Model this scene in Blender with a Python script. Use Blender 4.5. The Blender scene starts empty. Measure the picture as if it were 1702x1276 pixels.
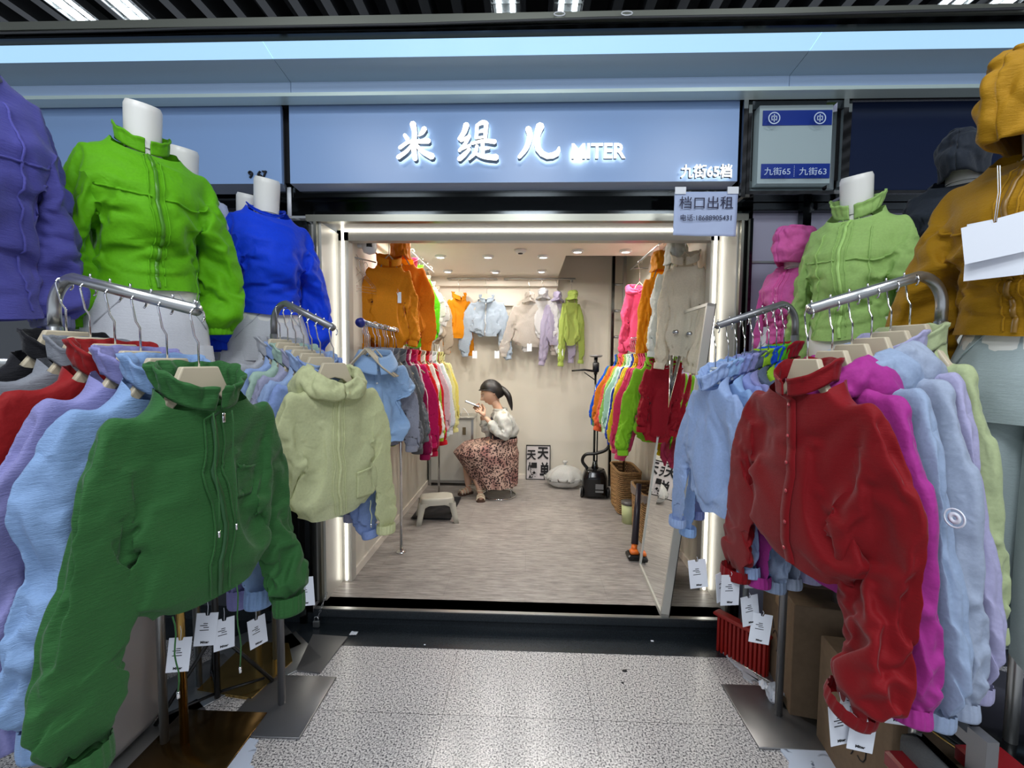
import bpy, math, random
from math import sin, cos, pi, radians, sqrt
from mathutils import Vector, Matrix, noise
nz = noise.noise
V = Vector
S = bpy.context.scene
COL = S.collection

# ---------------------------------------------------------------- camera
CAM_H, FPX = 1.42, 735.0
YAW, PITCH, ROLL = radians(2.0), radians(3.2), radians(0.5)
fw = V((-sin(YAW)*cos(PITCH), cos(YAW)*cos(PITCH), -sin(PITCH)))
rt0 = fw.cross(V((0, 0, 1))).normalized(); up0 = rt0.cross(fw)
rt = rt0*cos(ROLL)+up0*sin(ROLL); up = -rt0*sin(ROLL)+up0*cos(ROLL)
cd = bpy.data.cameras.new('camera'); cam = bpy.data.objects.new('camera', cd); COL.objects.link(cam)
cam.matrix_world = Matrix(((rt.x, up.x, -fw.x, 0), (rt.y, up.y, -fw.y, 0), (rt.z, up.z, -fw.z, CAM_H), (0, 0, 0, 1)))
cd.sensor_fit = 'HORIZONTAL'; cd.sensor_width = 36; cd.lens = 36*FPX/1702; cd.clip_start = .02
S.camera = cam
# ---------------------------------------------------------------- world, exposure, big lights
w = bpy.data.worlds.new('world'); S.world = w; w.use_nodes = True
w.node_tree.nodes['Background'].inputs[0].default_value = (.80, .88, 1, 1)
w.node_tree.nodes['Background'].inputs[1].default_value = .62
S.view_settings.view_transform = 'Standard'; S.view_settings.look = 'None'
S.view_settings.exposure = 0.5; S.view_settings.gamma = 1; S.view_settings.use_curve_mapping = False

def area(name, loc, sx, sy, power, col=(1, 1, 1), rot=(0, 0, 0), shape='RECTANGLE', spread=None):
    l = bpy.data.lights.new(name, 'AREA'); l.shape = shape; l.size = sx
    if shape in ('RECTANGLE', 'ELLIPSE'): l.size_y = sy
    l.energy = power; l.color = col
    if spread: l.spread = spread
    o = bpy.data.objects.new(name, l); o.location = loc; o.rotation_euler = rot; COL.objects.link(o); return o
COOL = (.90, .95, 1)
# corridor ceiling lights (rows of grille lamps above the aisle); the shop's own lamps are further down
for i, (x, y, p) in enumerate([(-1.3, .2, 15), (0, .2, 17), (1.3, .2, 15), (0, -1.2, 26), (-1.5, -1.2, 15), (1.5, -1.2, 15)]):
    area('corridor_light', (x, y, 3.2), .6, .6, p, COOL)

def atp(px, py, **k):
    """the point where the ray of a photo position meets the plane X=, Y= or Z="""
    d = fw*FPX + rt*(px-851) - up*(py-638)
    if 'Y' in k: t = k['Y']/d.y
    elif 'X' in k: t = k['X']/d.x
    else: t = (k['Z']-CAM_H)/d.z
    return V((d.x*t, d.y*t, CAM_H+d.z*t))

# ---------------------------------------------------------------- materials
MC = {}
def _mat(name):
    m = bpy.data.materials.new(name); m.use_nodes = True
    nt = m.node_tree; b = nt.nodes['Principled BSDF']; return m, nt, b
def lin(c):
    return tuple(((x/255)/12.92 if x/255 <= .04045 else ((x/255+.055)/1.055)**2.4) for x in c[:3])+(1,)
def plain(name, rgb, rough=.5, metal=0, emit=0, spec=.5, bump=0, bscale=60, var=0):
    if name in MC: return MC[name]
    m, nt, b = _mat(name); c = lin(rgb)
    b.inputs['Base Color'].default_value = c; b.inputs['Roughness'].default_value = rough
    b.inputs['Metallic'].default_value = metal; b.inputs['Specular IOR Level'].default_value = spec
    if emit:
        b.inputs['Emission Color'].default_value = c; b.inputs['Emission Strength'].default_value = emit
    if bump or var:
        tc = nt.nodes.new('ShaderNodeTexCoord'); n = nt.nodes.new('ShaderNodeTexNoise')
        n.inputs['Scale'].default_value = bscale; n.inputs['Detail'].default_value = 4
        nt.links.new(tc.outputs['Object'], n.inputs['Vector'])
        if bump:
            bp = nt.nodes.new('ShaderNodeBump'); bp.inputs['Strength'].default_value = bump; bp.inputs['Distance'].default_value = .003
            nt.links.new(n.outputs['Fac'], bp.inputs['Height']); nt.links.new(bp.outputs[0], b.inputs['Normal'])
        if var:
            r = nt.nodes.new('ShaderNodeMixRGB'); r.blend_type = 'MULTIPLY'; r.inputs[0].default_value = 1
            r.inputs[1].default_value = c
            cr = nt.nodes.new('ShaderNodeValToRGB'); cr.color_ramp.elements[0].position = .3; cr.color_ramp.elements[1].position = .7
            cr.color_ramp.elements[0].color = (1-var,)*3+(1,); cr.color_ramp.elements[1].color = (1, 1, 1, 1)
            nt.links.new(n.outputs['Fac'], cr.inputs[0]); nt.links.new(cr.outputs[0], r.inputs[2]); nt.links.new(r.outputs[0], b.inputs['Base Color'])
    MC[name] = m; return m

def cloth(name, rgb, kind='crinkle', alpha=1, rough=.55, trans=.25, bs=1.0):
    key = 'cloth_'+name
    if key in MC: return MC[key]
    m, nt, b = _mat(key); L = nt.links; c = lin(rgb)
    out = nt.nodes['Material Output']
    tc = nt.nodes.new('ShaderNodeTexCoord'); mp = nt.nodes.new('ShaderNodeMapping')
    L.new(tc.outputs['Object'], mp.inputs[0])
    n1 = nt.nodes.new('ShaderNodeTexNoise'); n2 = nt.nodes.new('ShaderNodeTexNoise')
    add = nt.nodes.new('ShaderNodeMath'); add.operation = 'ADD'
    bp = nt.nodes.new('ShaderNodeBump'); bp.inputs['Strength'].default_value = .5*bs; bp.inputs['Distance'].default_value = .004
    if kind == 'crinkle':       # creased light nylon
        mp.inputs['Scale'].default_value = (1, 1, 1)
        n1.inputs['Scale'].default_value = 22; n1.inputs['Detail'].default_value = 5; n1.inputs['Distortion'].default_value = 1.2
        n2.inputs['Scale'].default_value = 130; n2.inputs['Detail'].default_value = 2
        n1.noise_type = 'RIDGED_MULTIFRACTAL'
        k = .35
    elif kind == 'weave':       # slubbed cotton/linen
        mp.inputs['Scale'].default_value = (.5, .5, 3.2)
        n1.inputs['Scale'].default_value = 60; n1.inputs['Detail'].default_value = 4
        n2.inputs['Scale'].default_value = 320; n2.inputs['Detail'].default_value = 1
        k = .6
    else:                       # seersucker, fine vertical ribs
        mp.inputs['Scale'].default_value = (3, 3, .45)
        n1.inputs['Scale'].default_value = 55; n1.inputs['Detail'].default_value = 3
        n2.inputs['Scale'].default_value = 200; n2.inputs['Detail'].default_value = 1
        k = .4
    L.new(mp.outputs[0], n1.inputs['Vector']); L.new(mp.outputs[0], n2.inputs['Vector'])
    mu = nt.nodes.new('ShaderNodeMath'); mu.operation = 'MULTIPLY'; mu.inputs[1].default_value = k
    L.new(n2.outputs['Fac'], mu.inputs[0]); L.new(n1.outputs['Fac'], add.inputs[0]); L.new(mu.outputs[0], add.inputs[1])
    L.new(add.outputs[0], bp.inputs['Height']); L.new(bp.outputs[0], b.inputs['Normal'])
    # slight thread-level colour variation
    mx = nt.nodes.new('ShaderNodeMixRGB'); mx.inputs[1].default_value = tuple(x*.86 for x in c[:3])+(1,)
    mx.inputs[2].default_value = tuple(min(1, x*1.1) for x in c[:3])+(1,)
    L.new(n2.outputs['Fac'], mx.inputs[0]); L.new(mx.outputs[0], b.inputs['Base Color'])
    b.inputs['Roughness'].default_value = rough+.12; b.inputs['Specular IOR Level'].default_value = .2
    b.inputs['Sheen Weight'].default_value = .15; b.inputs['Sheen Roughness'].default_value = .4
    last = b.outputs[0]
    if trans:
        t = nt.nodes.new('ShaderNodeBsdfTranslucent'); L.new(mx.outputs[0], t.inputs[0]); L.new(bp.outputs[0], t.inputs['Normal'])
        ms = nt.nodes.new('ShaderNodeMixShader'); ms.inputs[0].default_value = trans
        L.new(last, ms.inputs[1]); L.new(t.outputs[0], ms.inputs[2]); last = ms.outputs[0]
    if alpha < 1:
        t = nt.nodes.new('ShaderNodeBsdfTransparent'); ms = nt.nodes.new('ShaderNodeMixShader'); ms.inputs[0].default_value = alpha
        L.new(t.outputs[0], ms.inputs[1]); L.new(last, ms.inputs[2]); last = ms.outputs[0]
    L.new(last, out.inputs[0]); MC[key] = m; return m

STEEL = plain('brushed_steel', (176, 178, 178), .3, .9)
CHROME = plain('chrome', (215, 216, 218), .08, 1)
DSTEEL = plain('dark_polished_steel', (70, 74, 76), .12, 1)
MIRROR = plain('mirror_glass', (245, 248, 248), .01, 1)
BLACKP = plain('black_plastic', (14, 14, 15), .35)
WHITEP = plain('white_plastic', (225, 228, 232), .4)
PAPER = plain('white_card', (226, 231, 240), .6)
INK = plain('black_ink', (18, 18, 22), .6)
BEIGE = plain('beige_hanger_plastic', (188, 176, 152), .5)
BRASS = plain('brass', (176, 142, 78), .25, 1)
WHITEL = plain('white_light', (255, 252, 244), .4, emit=7)

# ---------------------------------------------------------------- mesh helpers
class MB:
    def __init__(s): s.v = []; s.f = []; s.m = []
    def add(s, vs, fs, mi=0):
        o = len(s.v); s.v += [tuple(p) for p in vs]; s.f += [tuple(i+o for i in f) for f in fs]; s.m += [mi]*len(fs); return s
    def box(s, c, d, M=None, mi=0):
        x, y, z = c; a, b, e = d[0]/2, d[1]/2, d[2]/2
        p = [V((x+i*a, y+j*b, z+k*e)) for i in (-1, 1) for j in (-1, 1) for k in (-1, 1)]
        if M: p = [M @ q for q in p]
        return s.add(p, [(0, 1, 3, 2), (4, 6, 7, 5), (0, 4, 5, 1), (2, 3, 7, 6), (0, 2, 6, 4), (1, 5, 7, 3)], mi)
    def bb(s, x0, x1, y0, y1, z0, z1, mi=0):
        return s.box(((x0+x1)/2, (y0+y1)/2, (z0+z1)/2), (x1-x0, y1-y0, z1-z0), None, mi)
    def bev(s, c, d, r=.01, M=None, mi=0):
        """box with chamfered edges"""
        x, y, z = d[0]/2, d[1]/2, d[2]/2; r = min(r, x*.9, y*.9, z*.9); pts = []; fs = []
        rings = []
        for zz, q in ((-z, r), (-z+r, 0), (z-r, 0), (z, r)):
            X, Y = x-q, y-q; k = r*.6
            rings.append([(-X+k, -Y), (X-k, -Y), (X, -Y+k), (X, Y-k), (X-k, Y), (-X+k, Y), (-X, Y-k), (-X, -Y+k)]); pts += [V((c[0]+a, c[1]+b, c[2]+zz)) for a, b in rings[-1]]
        for i in range(3):
            for j in range(8): fs.append((i*8+j, i*8+(j+1) % 8, (i+1)*8+(j+1) % 8, (i+1)*8+j))
        fs.append(tuple(range(7, -1, -1))); fs.append(tuple(range(24, 32)))
        if M: pts = [M @ p for p in pts]
        return s.add(pts, fs, mi)
    def tube(s, pts, r, n=8, mi=0, cap=True, closed=False):
        pts = [V(p) for p in pts]; N = len(pts); rr = r if isinstance(r, (list, tuple)) else [r]*N
        o = []; prev = None
        for i, p in enumerate(pts):
            if closed: t = pts[(i+1) % N]-pts[i-1]
            else: t = pts[min(i+1, N-1)]-pts[max(i-1, 0)]
            t.normalize()
            if prev is None:
                a = V((0, 0, 1)) if abs(t.z) < .9 else V((1, 0, 0)); e = t.cross(a).normalized()
            else:
                e = prev-t*prev.dot(t); e.normalize()
            prev = e; g = t.cross(e)
            o += [p+(e*cos(2*pi*k/n)+g*sin(2*pi*k/n))*rr[i] for k in range(n)]
        fs = []
        for i in range(N if closed else N-1):
            j = (i+1) % N
            for k in range(n): fs.append((i*n+k, i*n+(k+1) % n, j*n+(k+1) % n, j*n+k))
        if cap and not closed: fs.append(tuple(range(n-1, -1, -1))); fs.append(tuple((N-1)*n+k for k in range(n)))
        return s.add(o, fs, mi)
    def cyl(s, p, q, r, n=16, mi=0, r2=None): return s.tube([p, q], [r, r if r2 is None else r2], n, mi)
    def lathe(s, prof, c=(0, 0, 0), n=24, sx=1, sy=1, mi=0, cap=True, M=None):
        o = [V((c[0]+r*cos(2*pi*k/n)*sx, c[1]+r*sin(2*pi*k/n)*sy, c[2]+z)) for r, z in prof for k in range(n)]
        if M: o = [M @ p for p in o]
        N = len(prof); fs = [(i*n+k, i*n+(k+1) % n, (i+1)*n+(k+1) % n, (i+1)*n+k) for i in range(N-1) for k in range(n)]
        if cap: fs.append(tuple(range(n-1, -1, -1))); fs.append(tuple((N-1)*n+k for k in range(n)))
        return s.add(o, fs, mi)
    def grid(s, fn, nu, nv, wrap=False, mi=0):
        """fn(i/nu, j/nv)"""
        W = nu if wrap else nu+1
        o = [fn(i/nu, j/nv) for j in range(nv+1) for i in range(W)]
        fs = []
        for j in range(nv):
            for i in range(nu):
                k = (i+1) % W if wrap else i+1
                fs.append((j*W+i, j*W+k, (j+1)*W+k, (j+1)*W+i))
        return s.add(o, fs, mi)
    def prism(s, out, y0, y1, M=None, mi=0, ms=None):
        """outline (x,z) extruded along y"""
        n = len(out); p = [V((x, y0, z)) for x, z in out]+[V((x, y1, z)) for x, z in out]
        if M: p = [M @ q for q in p]
        b = len(s.f)
        s.add(p, [tuple(range(n)), tuple(range(2*n-1, n-1, -1))]+[(i, n+i, n+(i+1) % n, (i+1) % n) for i in range(n)], mi)
        if ms is not None:
            s.m[b+1] = ms[1]
            for i in range(n): s.m[b+2+i] = ms[0]
        return s
    def build(s, name, mats, parent=None, smooth=True, sol=0, ang=None):
        me = bpy.data.meshes.new(name); me.from_pydata(s.v, [], s.f); me.update()
        if not isinstance(mats, (list, tuple)): mats = [mats]
        for m in mats: me.materials.append(m)
        if len(mats) > 1: me.polygons.foreach_set('material_index', s.m)
        if smooth: me.polygons.foreach_set('use_smooth', [True]*len(me.polygons))
        if smooth and ang: me.set_sharp_from_angle(angle=radians(ang))
        o = bpy.data.objects.new(name, me); COL.objects.link(o)
        if parent: o.parent = parent
        if sol:
            md = o.modifiers.new('s', 'SOLIDIFY'); md.thickness = sol; md.offset = 0
        return o
def tag(o, label=None, cat=None, group=None, kind=None):
    if label: o['label'] = label
    if cat: o['category'] = cat
    if group: o['group'] = group
    if kind: o['kind'] = kind
    return o
def thing(name, label, cat, loc=(0, 0, 0), rz=0, group=None):
    o = bpy.data.objects.new(name, None); COL.objects.link(o); o.location = loc; o.rotation_euler = (0, 0, rz); o.empty_display_size = .05
    return tag(o, label, cat, group)
def struct(name, mb, m, label=None, smooth=False, cat=None):
    o = mb.build(name, m, None, smooth); o['kind'] = 'structure'
    if label: o['label'] = label
    if cat: o['category'] = cat
    return o
def text_mb(txt, size, extr=.001, bold=0, spacing=1.0, align='LEFT', italic=0):
    """text as a mesh in the XZ plane facing -Y"""
    cu = bpy.data.curves.new('t', 'FONT'); cu.body = txt; cu.size = size; cu.extrude = extr; cu.offset = bold; cu.align_x = align; cu.space_character = spacing; cu.shear = italic
    cu.resolution_u = 3
    ob = bpy.data.objects.new('t', cu); COL.objects.link(ob)
    dg = bpy.context.evaluated_depsgraph_get(); me = bpy.data.meshes.new_from_object(ob.evaluated_get(dg))
    bpy.data.objects.remove(ob)
    b = MB(); b.add([(p.co.x, -p.co.z, p.co.y) for p in me.vertices], [tuple(p.vertices) for p in me.polygons])
    bpy.data.meshes.remove(me); bpy.data.curves.remove(cu); return b
def fit_text(txt, px0, px1, py0, py1, Y, parent, mat, bold=0, th=.0006, name='lettering'):
    a = atp(px0, py1, Y=Y); c = atp(px1, py0, Y=Y); b = text_mb(txt, .1, th, bold)
    xs = [v[0] for v in b.v]; zs = [v[2] for v in b.v]; x0, z0 = min(xs), min(zs)
    sx = (c.x-a.x)/(max(xs)-x0); sz = (c.z-a.z)/(max(zs)-z0); L = parent.location
    b.v = [((v[0]-x0)*sx+a.x-L.x, v[1]+Y-L.y, (v[2]-z0)*sz+a.z-L.z) for v in b.v]
    return b.build(name, mat, parent, False)
def shift(b, loc, M=None):
    l = V(loc); b.v = [tuple((M @ V(p) if M else V(p))+l) for p in b.v]; return b
def lerp(a, b, t): return a+(b-a)*t
def interp(tab, t):
    if t <= tab[0][0]: return tab[0][1]
    for (a, x), (b, y) in zip(tab, tab[1:]):
        if t <= b:
            k = (t-a)/(b-a); k = k*k*(3-2*k)*.6+k*.4; return x+(y-x)*k
    return tab[-1][1]
def spline(P, n):
    P = [V(p) for p in P]; Q = [P[0]*2-P[1]]+P+[P[-1]*2-P[-2]]; out = []
    segs = len(P)-1
    for i in range(n+1):
        t = i/n*segs; k = min(int(t), segs-1); t -= k
        a, b, c, d = Q[k:k+4]
        out.append(.5*((2*b)+(c-a)*t+(2*a-5*b+4*c-d)*t*t+(3*b-a-3*c+d)*t**3))
    return out
# ---------------------------------------------------------------- garments
import bmesh
import numpy as np
from mathutils.bvhtree import BVHTree
# ---- a jacket pattern is draped four times with the cloth solver: three times on a hanger, once on a bust
def drape(frames=58, voxel=.0192):
    sw, nw, sl, T = .19, .074, .36, .060
    bm = bmesh.new()
    def ring(z, a, b, tilt=0, n=48):
        return [bm.verts.new((a*math.copysign(abs(cos(t))**.85, cos(t)), b*math.copysign(abs(sin(t))**.85, sin(t)), z-max(0, abs(a*cos(t))-nw)*sl*tilt)) for t in [2*pi*k/n for k in range(n)]]
    def skin(R):
        n = len(R[0])
        for a, b in zip(R, R[1:]):
            for k in range(n): bm.faces.new((a[k], a[(k+1) % n], b[(k+1) % n], b[k]))
        bm.faces.new(R[0][::-1]); bm.faces.new(R[-1])
    R = [ring(.06, nw*.9, .05), ring(.02, nw, .055), ring(-.005, nw+.01, .06, 1)]
    for s in (.25, .5, .75, 1): R.append(ring(-.02-.035*s, nw+(sw-nw)*s, .06, 1))
    for z, a, b in ((-.16, sw, T), (-.25, sw, T+.005), (-.35, sw+.01, T+.01), (-.44, sw+.015, T+.015), (-.49, sw+.01, T+.01), (-.515, sw-.02, T-.01), (-.535, sw-.03, T-.015), (-.58, sw-.03, T-.015)): R.append(ring(z, a, b))
    skin(R); ends = []
    for sd in (-1, 1):
        p0 = V((sd*(sw-.06), 0, -.098)); ang = radians(56); d = V((sd*cos(ang), 0, -sin(ang))); e = V((sd*sin(ang), 0, cos(ang)))
        prof = [(-.02, .066, .05), (.05, .082, .058), (.15, .080, .06), (.30, .076, .06), (.45, .078, .066), (.56, .080, .07), (.60, .074, .068), (.632, .05, .048), (.652, .036, .035), (.70, .036, .034), (.76, .036, .034)]
        skin([[bm.verts.new(p0+d*t+e*(a*cos(q))+V((0, 1, 0))*b*sin(q)) for q in [2*pi*k/32 for k in range(32)]] for t, a, b in prof]); ends.append((p0+d*.70, d))
    bmesh.ops.recalc_face_normals(bm, faces=bm.faces)
    me = bpy.data.meshes.new('pattern'); bm.to_mesh(me); bm.free(); o = bpy.data.objects.new('pattern', me); COL.objects.link(o)
    m = o.modifiers.new('r', 'REMESH'); m.mode = 'VOXEL'; m.voxel_size = voxel; m2 = o.modifiers.new('s', 'SMOOTH'); m2.iterations = 3; m2.factor = .5
    me = bpy.data.meshes.new_from_object(o.evaluated_get(bpy.context.evaluated_depsgraph_get())); bpy.data.objects.remove(o)
    bm = bmesh.new(); bm.from_mesh(me); dl = []
    for v in bm.verts:
        c = v.co
        if abs(c.x) < .12 and c.z > -.004+(c.y*.75 if c.y < 0 else c.y*.1): dl.append(v); continue
        if abs(c.x) < .26 and c.z < -.54 and c.y*c.y/.0081+c.x*c.x/.04 < 1.4: dl.append(v); continue
        for p, d in ends:
            if (c-p).dot(d) > 0 and (c-p).length < .12: dl.append(v); break
    bmesh.ops.delete(bm, geom=dl, context='VERTS')
    for v in bm.verts:
        if not v.is_boundary: continue
        c = v.co
        if abs(c.x) < .13 and c.z > -.09: c.z = -.004+(c.y*.75 if c.y < 0 else c.y*.1)
        elif c.z < -.5 and abs(c.x) < .24: c.z = -.546
        else:
            for p, d in ends:
                if (c-p).length < .1: v.co = c-d*((c-p).dot(d)); break
    bmesh.ops.triangulate(bm, faces=[f for f in bm.faces if len(f.verts) > 4])
    bm.to_mesh(me); bm.free()
    rest = np.array([tuple(v.co) for v in me.vertices]); faces = [tuple(p.vertices) for p in me.polygons]
    objs = []; junk = []
    for k, (seed, bend, form) in enumerate(((2, .45, 0), (6, .8, 0), (12, .6, 0), (3, .4, 1))):
        col = bpy.data.collections.new('drape_set'); COL.children.link(col)
        mk_ = me.copy(); o = bpy.data.objects.new('cloth_piece', mk_); col.objects.link(o); off = V((k*1.5, 0, 0)); o.location = off
        vg = o.vertex_groups.new(name='pin')
        for v in mk_.vertices:
            c = v.co; z_ = -.02-.045*min(1, max(0, (abs(c.x)-nw)/(sw-nw)))-sl*max(0, abs(c.x)-nw)
            if abs(c.x) < .105 and c.z > -.022+(c.y*.75 if c.y < 0 else 0): vg.add([v.index], 1, 'REPLACE')
            if abs(c.x) < .168 and abs(c.y) < .036 and c.z > z_-.02: vg.add([v.index], .9 if form else 1, 'REPLACE')
            v.co = c+noise.noise_vector(c*9+V((seed*7, 0, 0)))*.010
        b = MB()
        if form:
            pr = [(-.64, .12, .09, 0), (-.5, .14, .10, 0), (-.36, .115, .085, 0), (-.25, .125, .105, -.01), (-.17, .14, .115, -.015), (-.10, .155, .085, 0), (-.075, .15, .06, 0), (-.045, .10, .05, 0), (-.02, .06, .045, 0)]
            b.add([(a*cos(pi*q/16), y+c*sin(pi*q/16), z) for z, a, c, y in pr for q in range(32)], [(i*32+q, i*32+(q+1) % 32, i*32+32+(q+1) % 32, i*32+32+q) for i in range(8) for q in range(32)]+[tuple(range(31, -1, -1)), tuple(256+q for q in range(32))])
        else: b.tube([(x, 0, z) for x, z in ((-.172, -.082), (-.165, -.072), (-.10, -.045), (-.05, -.03), (0, -.025), (.05, -.03), (.10, -.045), (.165, -.072), (.172, -.082))], .013, 10)
        h = b.build('drape_form', STEEL); COL.objects.unlink(h); col.objects.link(h); h.location = off; h.modifiers.new('c', 'COLLISION'); h.collision.thickness_outer = .006; h.collision.cloth_friction = 18
        cl = o.modifiers.new('cloth', 'CLOTH'); s = cl.settings; s.vertex_group_mass = 'pin'; s.quality = 8; s.mass = .08; s.air_damping = 7
        s.tension_stiffness = s.compression_stiffness = 12; s.shear_stiffness = 3; s.bending_stiffness = bend; s.bending_model = 'ANGULAR'; s.tension_damping = s.compression_damping = s.shear_damping = 5
        cc = cl.collision_settings; cc.use_collision = True; cc.distance_min = .006; cc.use_self_collision = True; cc.self_distance_min = .005; cc.collision_quality = 3; cc.collection = col
        cl.point_cache.frame_end = frames; objs.append(o); junk += [o, h, col]
    fe = S.frame_end; S.frame_end = frames
    for f in range(1, frames+1): S.frame_set(f)
    dg = bpy.context.evaluated_depsgraph_get(); out = []
    for o in objs:
        ev = o.evaluated_get(dg); m = ev.to_mesh(); out.append(np.array([tuple(v.co) for v in m.vertices])); ev.to_mesh_clear()
    for j in junk:
        if isinstance(j, bpy.types.Collection): bpy.data.collections.remove(j)
        else: bpy.data.objects.remove(j)
    S.frame_set(1); S.frame_end = fe
    return rest, faces, out
DREST, _FL, DPOSE = drape()
DF = np.array([f if len(f) == 4 else f+f[-1:] for f in _FL])
_D = np.array([cos(radians(56)), 0, -sin(radians(56))])
_AX = np.abs(DREST[:, 0]); DT = (_AX-.13)*_D[0]+(DREST[:, 2]+.098)*_D[2]       # distance along the sleeve
_PE = (_AX-.13)*sin(radians(56))+(DREST[:, 2]+.098)*cos(radians(56))
DSL = (DT > .072) & (np.abs(_PE) < .11) & (_AX > .165)
DSLW = np.where(DSL, np.clip((DT-.05)/.25, 0, 1), 0.)
FC = DSL[DF].mean(1) > .5; FT = DT[DF].mean(1); FX = DREST[DF][:, :, 0].mean(1)
_TR = [t for q in DF.tolist() for t in ((q[0], q[1], q[2]), (q[0], q[2], q[3])) if len(set(t)) == 3]
DBVH = BVHTree.FromPolygons([tuple(p) for p in DREST], _TR)

def strip(b, P, path, wd, off, n=40):
    """ribbon lying on the surface P along a path of (theta, v)"""
    pts = []
    m = len(path)-1
    for i in range(n+1):
        t = i/n*m; k = min(int(t), m-1); t -= k
        th = lerp(path[k][0], path[k+1][0], t); v = lerp(path[k][1], path[k+1][1], t)
        pts.append(P(th, v, off))
    o = []
    for i, p in enumerate(pts):
        t = (pts[min(i+1, n)]-pts[max(i-1, 0)]).normalized()
        nn = V((p.x*.3, p.y*3, 0)).normalized(); sd = t.cross(nn).normalized()*wd/2; h = nn*min(.002, wd*.3)
        o += [p-sd-h, p-sd*.8+h, p+sd*.8+h, p+sd-h]
    fs = [(i*4+k, i*4+k+1, i*4+5+k, i*4+4+k) for i in range(n) for k in range(3)]
    b.add(o, fs); return b

TAGS = {}
def swing_tag(parent, p, size=(.045, .085), yaw=0, tilt=0, drop=.03, printed=True, sid=1):
    """white card on a thread, hanging from p (local)"""
    key = (size, printed)
    if key not in TAGS:
        w_, h = size
        b = MB(); b.prism([(-w_/2, -h), (w_/2, -h), (w_/2, 0), (.006, 0), (.004, -.008), (-.004, -.008), (-.006, 0), (-w_/2, 0)], -.0006, .0006)
        b2 = MB()
        if printed:
            for sd in (-1, 1):
                for k, (x, zz, ln) in enumerate([(-.002, -.32, .2), (-.006, -.38, .34), (.0, -.44, .25), (-.004, -.52, .42)]):
                    b2.bb(-w_*ln/2+x, w_*ln/2+x, sd*.0007, sd*.0012, h*zz-.0009, h*zz+.0009)
                t = text_mb('Miter', .009, .0002, .0003, align='CENTER')
                if sd > 0: t.v = [(-x, -y, z) for x, y, z in t.v]
                shift(t, (0, sd*.0011, -h*.92)); b2.add(t.v, t.f)
        st = MB(); 
        TAGS[key] = (b, b2)
    b, b2 = TAGS[key]
    M = Matrix.Rotation(yaw, 4, 'Z') @ Matrix.Rotation(tilt, 4, 'Y')
    q = V(p)-V((0, 0, drop))
    c = MB(); c.v = [tuple(q+(M @ V(v))) for v in b.v]; c.f = b.f; c.m = b.m
    o = c.build('swing_tag', PAPER, parent, False)
    if printed:
        c = MB(); c.v = [tuple(q+(M @ V(v))) for v in b2.v]; c.f = b2.f; c.m = b2.m
        c.build('tag_print', INK, o, False)
    c = MB(); c.tube([V(p), V(p)*.5+q*.5+V((.003*sid, .002, 0)), q+M @ V((0, 0, -.006))], .0008, 4); c.build('tag_thread', PAPER, o)
    return o

def make_hanger(loc, rz, H, kind='beige', label='', group=None, w_=.2, rail=.0125):
    """hanger hooked over a rail H above its plate origin; the plate is in the local XZ plane"""
    t = thing('coat_hanger', label, 'hanger', loc, rz, group)
    r = .0022 if kind != 'wire' else .0017
    pts = []
    R = rail+.004
    for i in range(13):
        a = radians(-50+i*250/12); pts.append((R*cos(a), 0, H+R*sin(a)-rail*0))
    # pts run from the open right end over the top to the left side
    e = pts[-1]
    path = pts+[(e[0]*.55, 0, H-.045), (0, 0, H-.06), (0, 0, .035)]
    b = MB(); b.tube(path, r, 6); b.build('hook', CHROME, t)
    if kind == 'beige':
        up_ = [(-.042, .045), (.042, .045), (.066, -.008), (.10, -.056), (w_, -.112), (w_-.004, -.124), (.09, -.070), (.056, -.034), (.03, -.014), (0, -.008), (-.03, -.014), (-.056, -.034), (-.09, -.070), (-w_+.004, -.124), (-w_, -.112), (-.10, -.056), (-.066, -.008)]
        b = MB(); b.prism(up_, -.008, .008); o = b.build('hanger_body', BEIGE, t, False)
        md = o.modifiers.new('b', 'BEVEL'); md.width = .003; md.segments = 2
    elif kind == 'thin':
        b = MB(); b.tube([(-w_, 0, -.115), (-w_*.55, 0, -.06), (-.03, 0, .0), (0, 0, .035), (.03, 0, .0), (w_*.55, 0, -.06), (w_, 0, -.115)], .005, 6); b.build('hanger_body', BEIGE, t)
    elif kind == 'clip':
        b = MB(); b.bev((0, 0, .03), (.05, .006, .012), .003)
        for sx in (-.02, .02): b.bev((sx, 0, .0), (.012, .012, .05), .003)
        b.build('clip', plain('clear_plastic', (214, 222, 224), .12, 0, spec=.9), t)
    elif kind == 'wire':
        b = MB(); b.tube([(-w_, 0, -.07), (0, 0, .035), (w_, 0, -.07)], .0017, 5, closed=True); b.build('hanger_body', CHROME, t)
    return t

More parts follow.
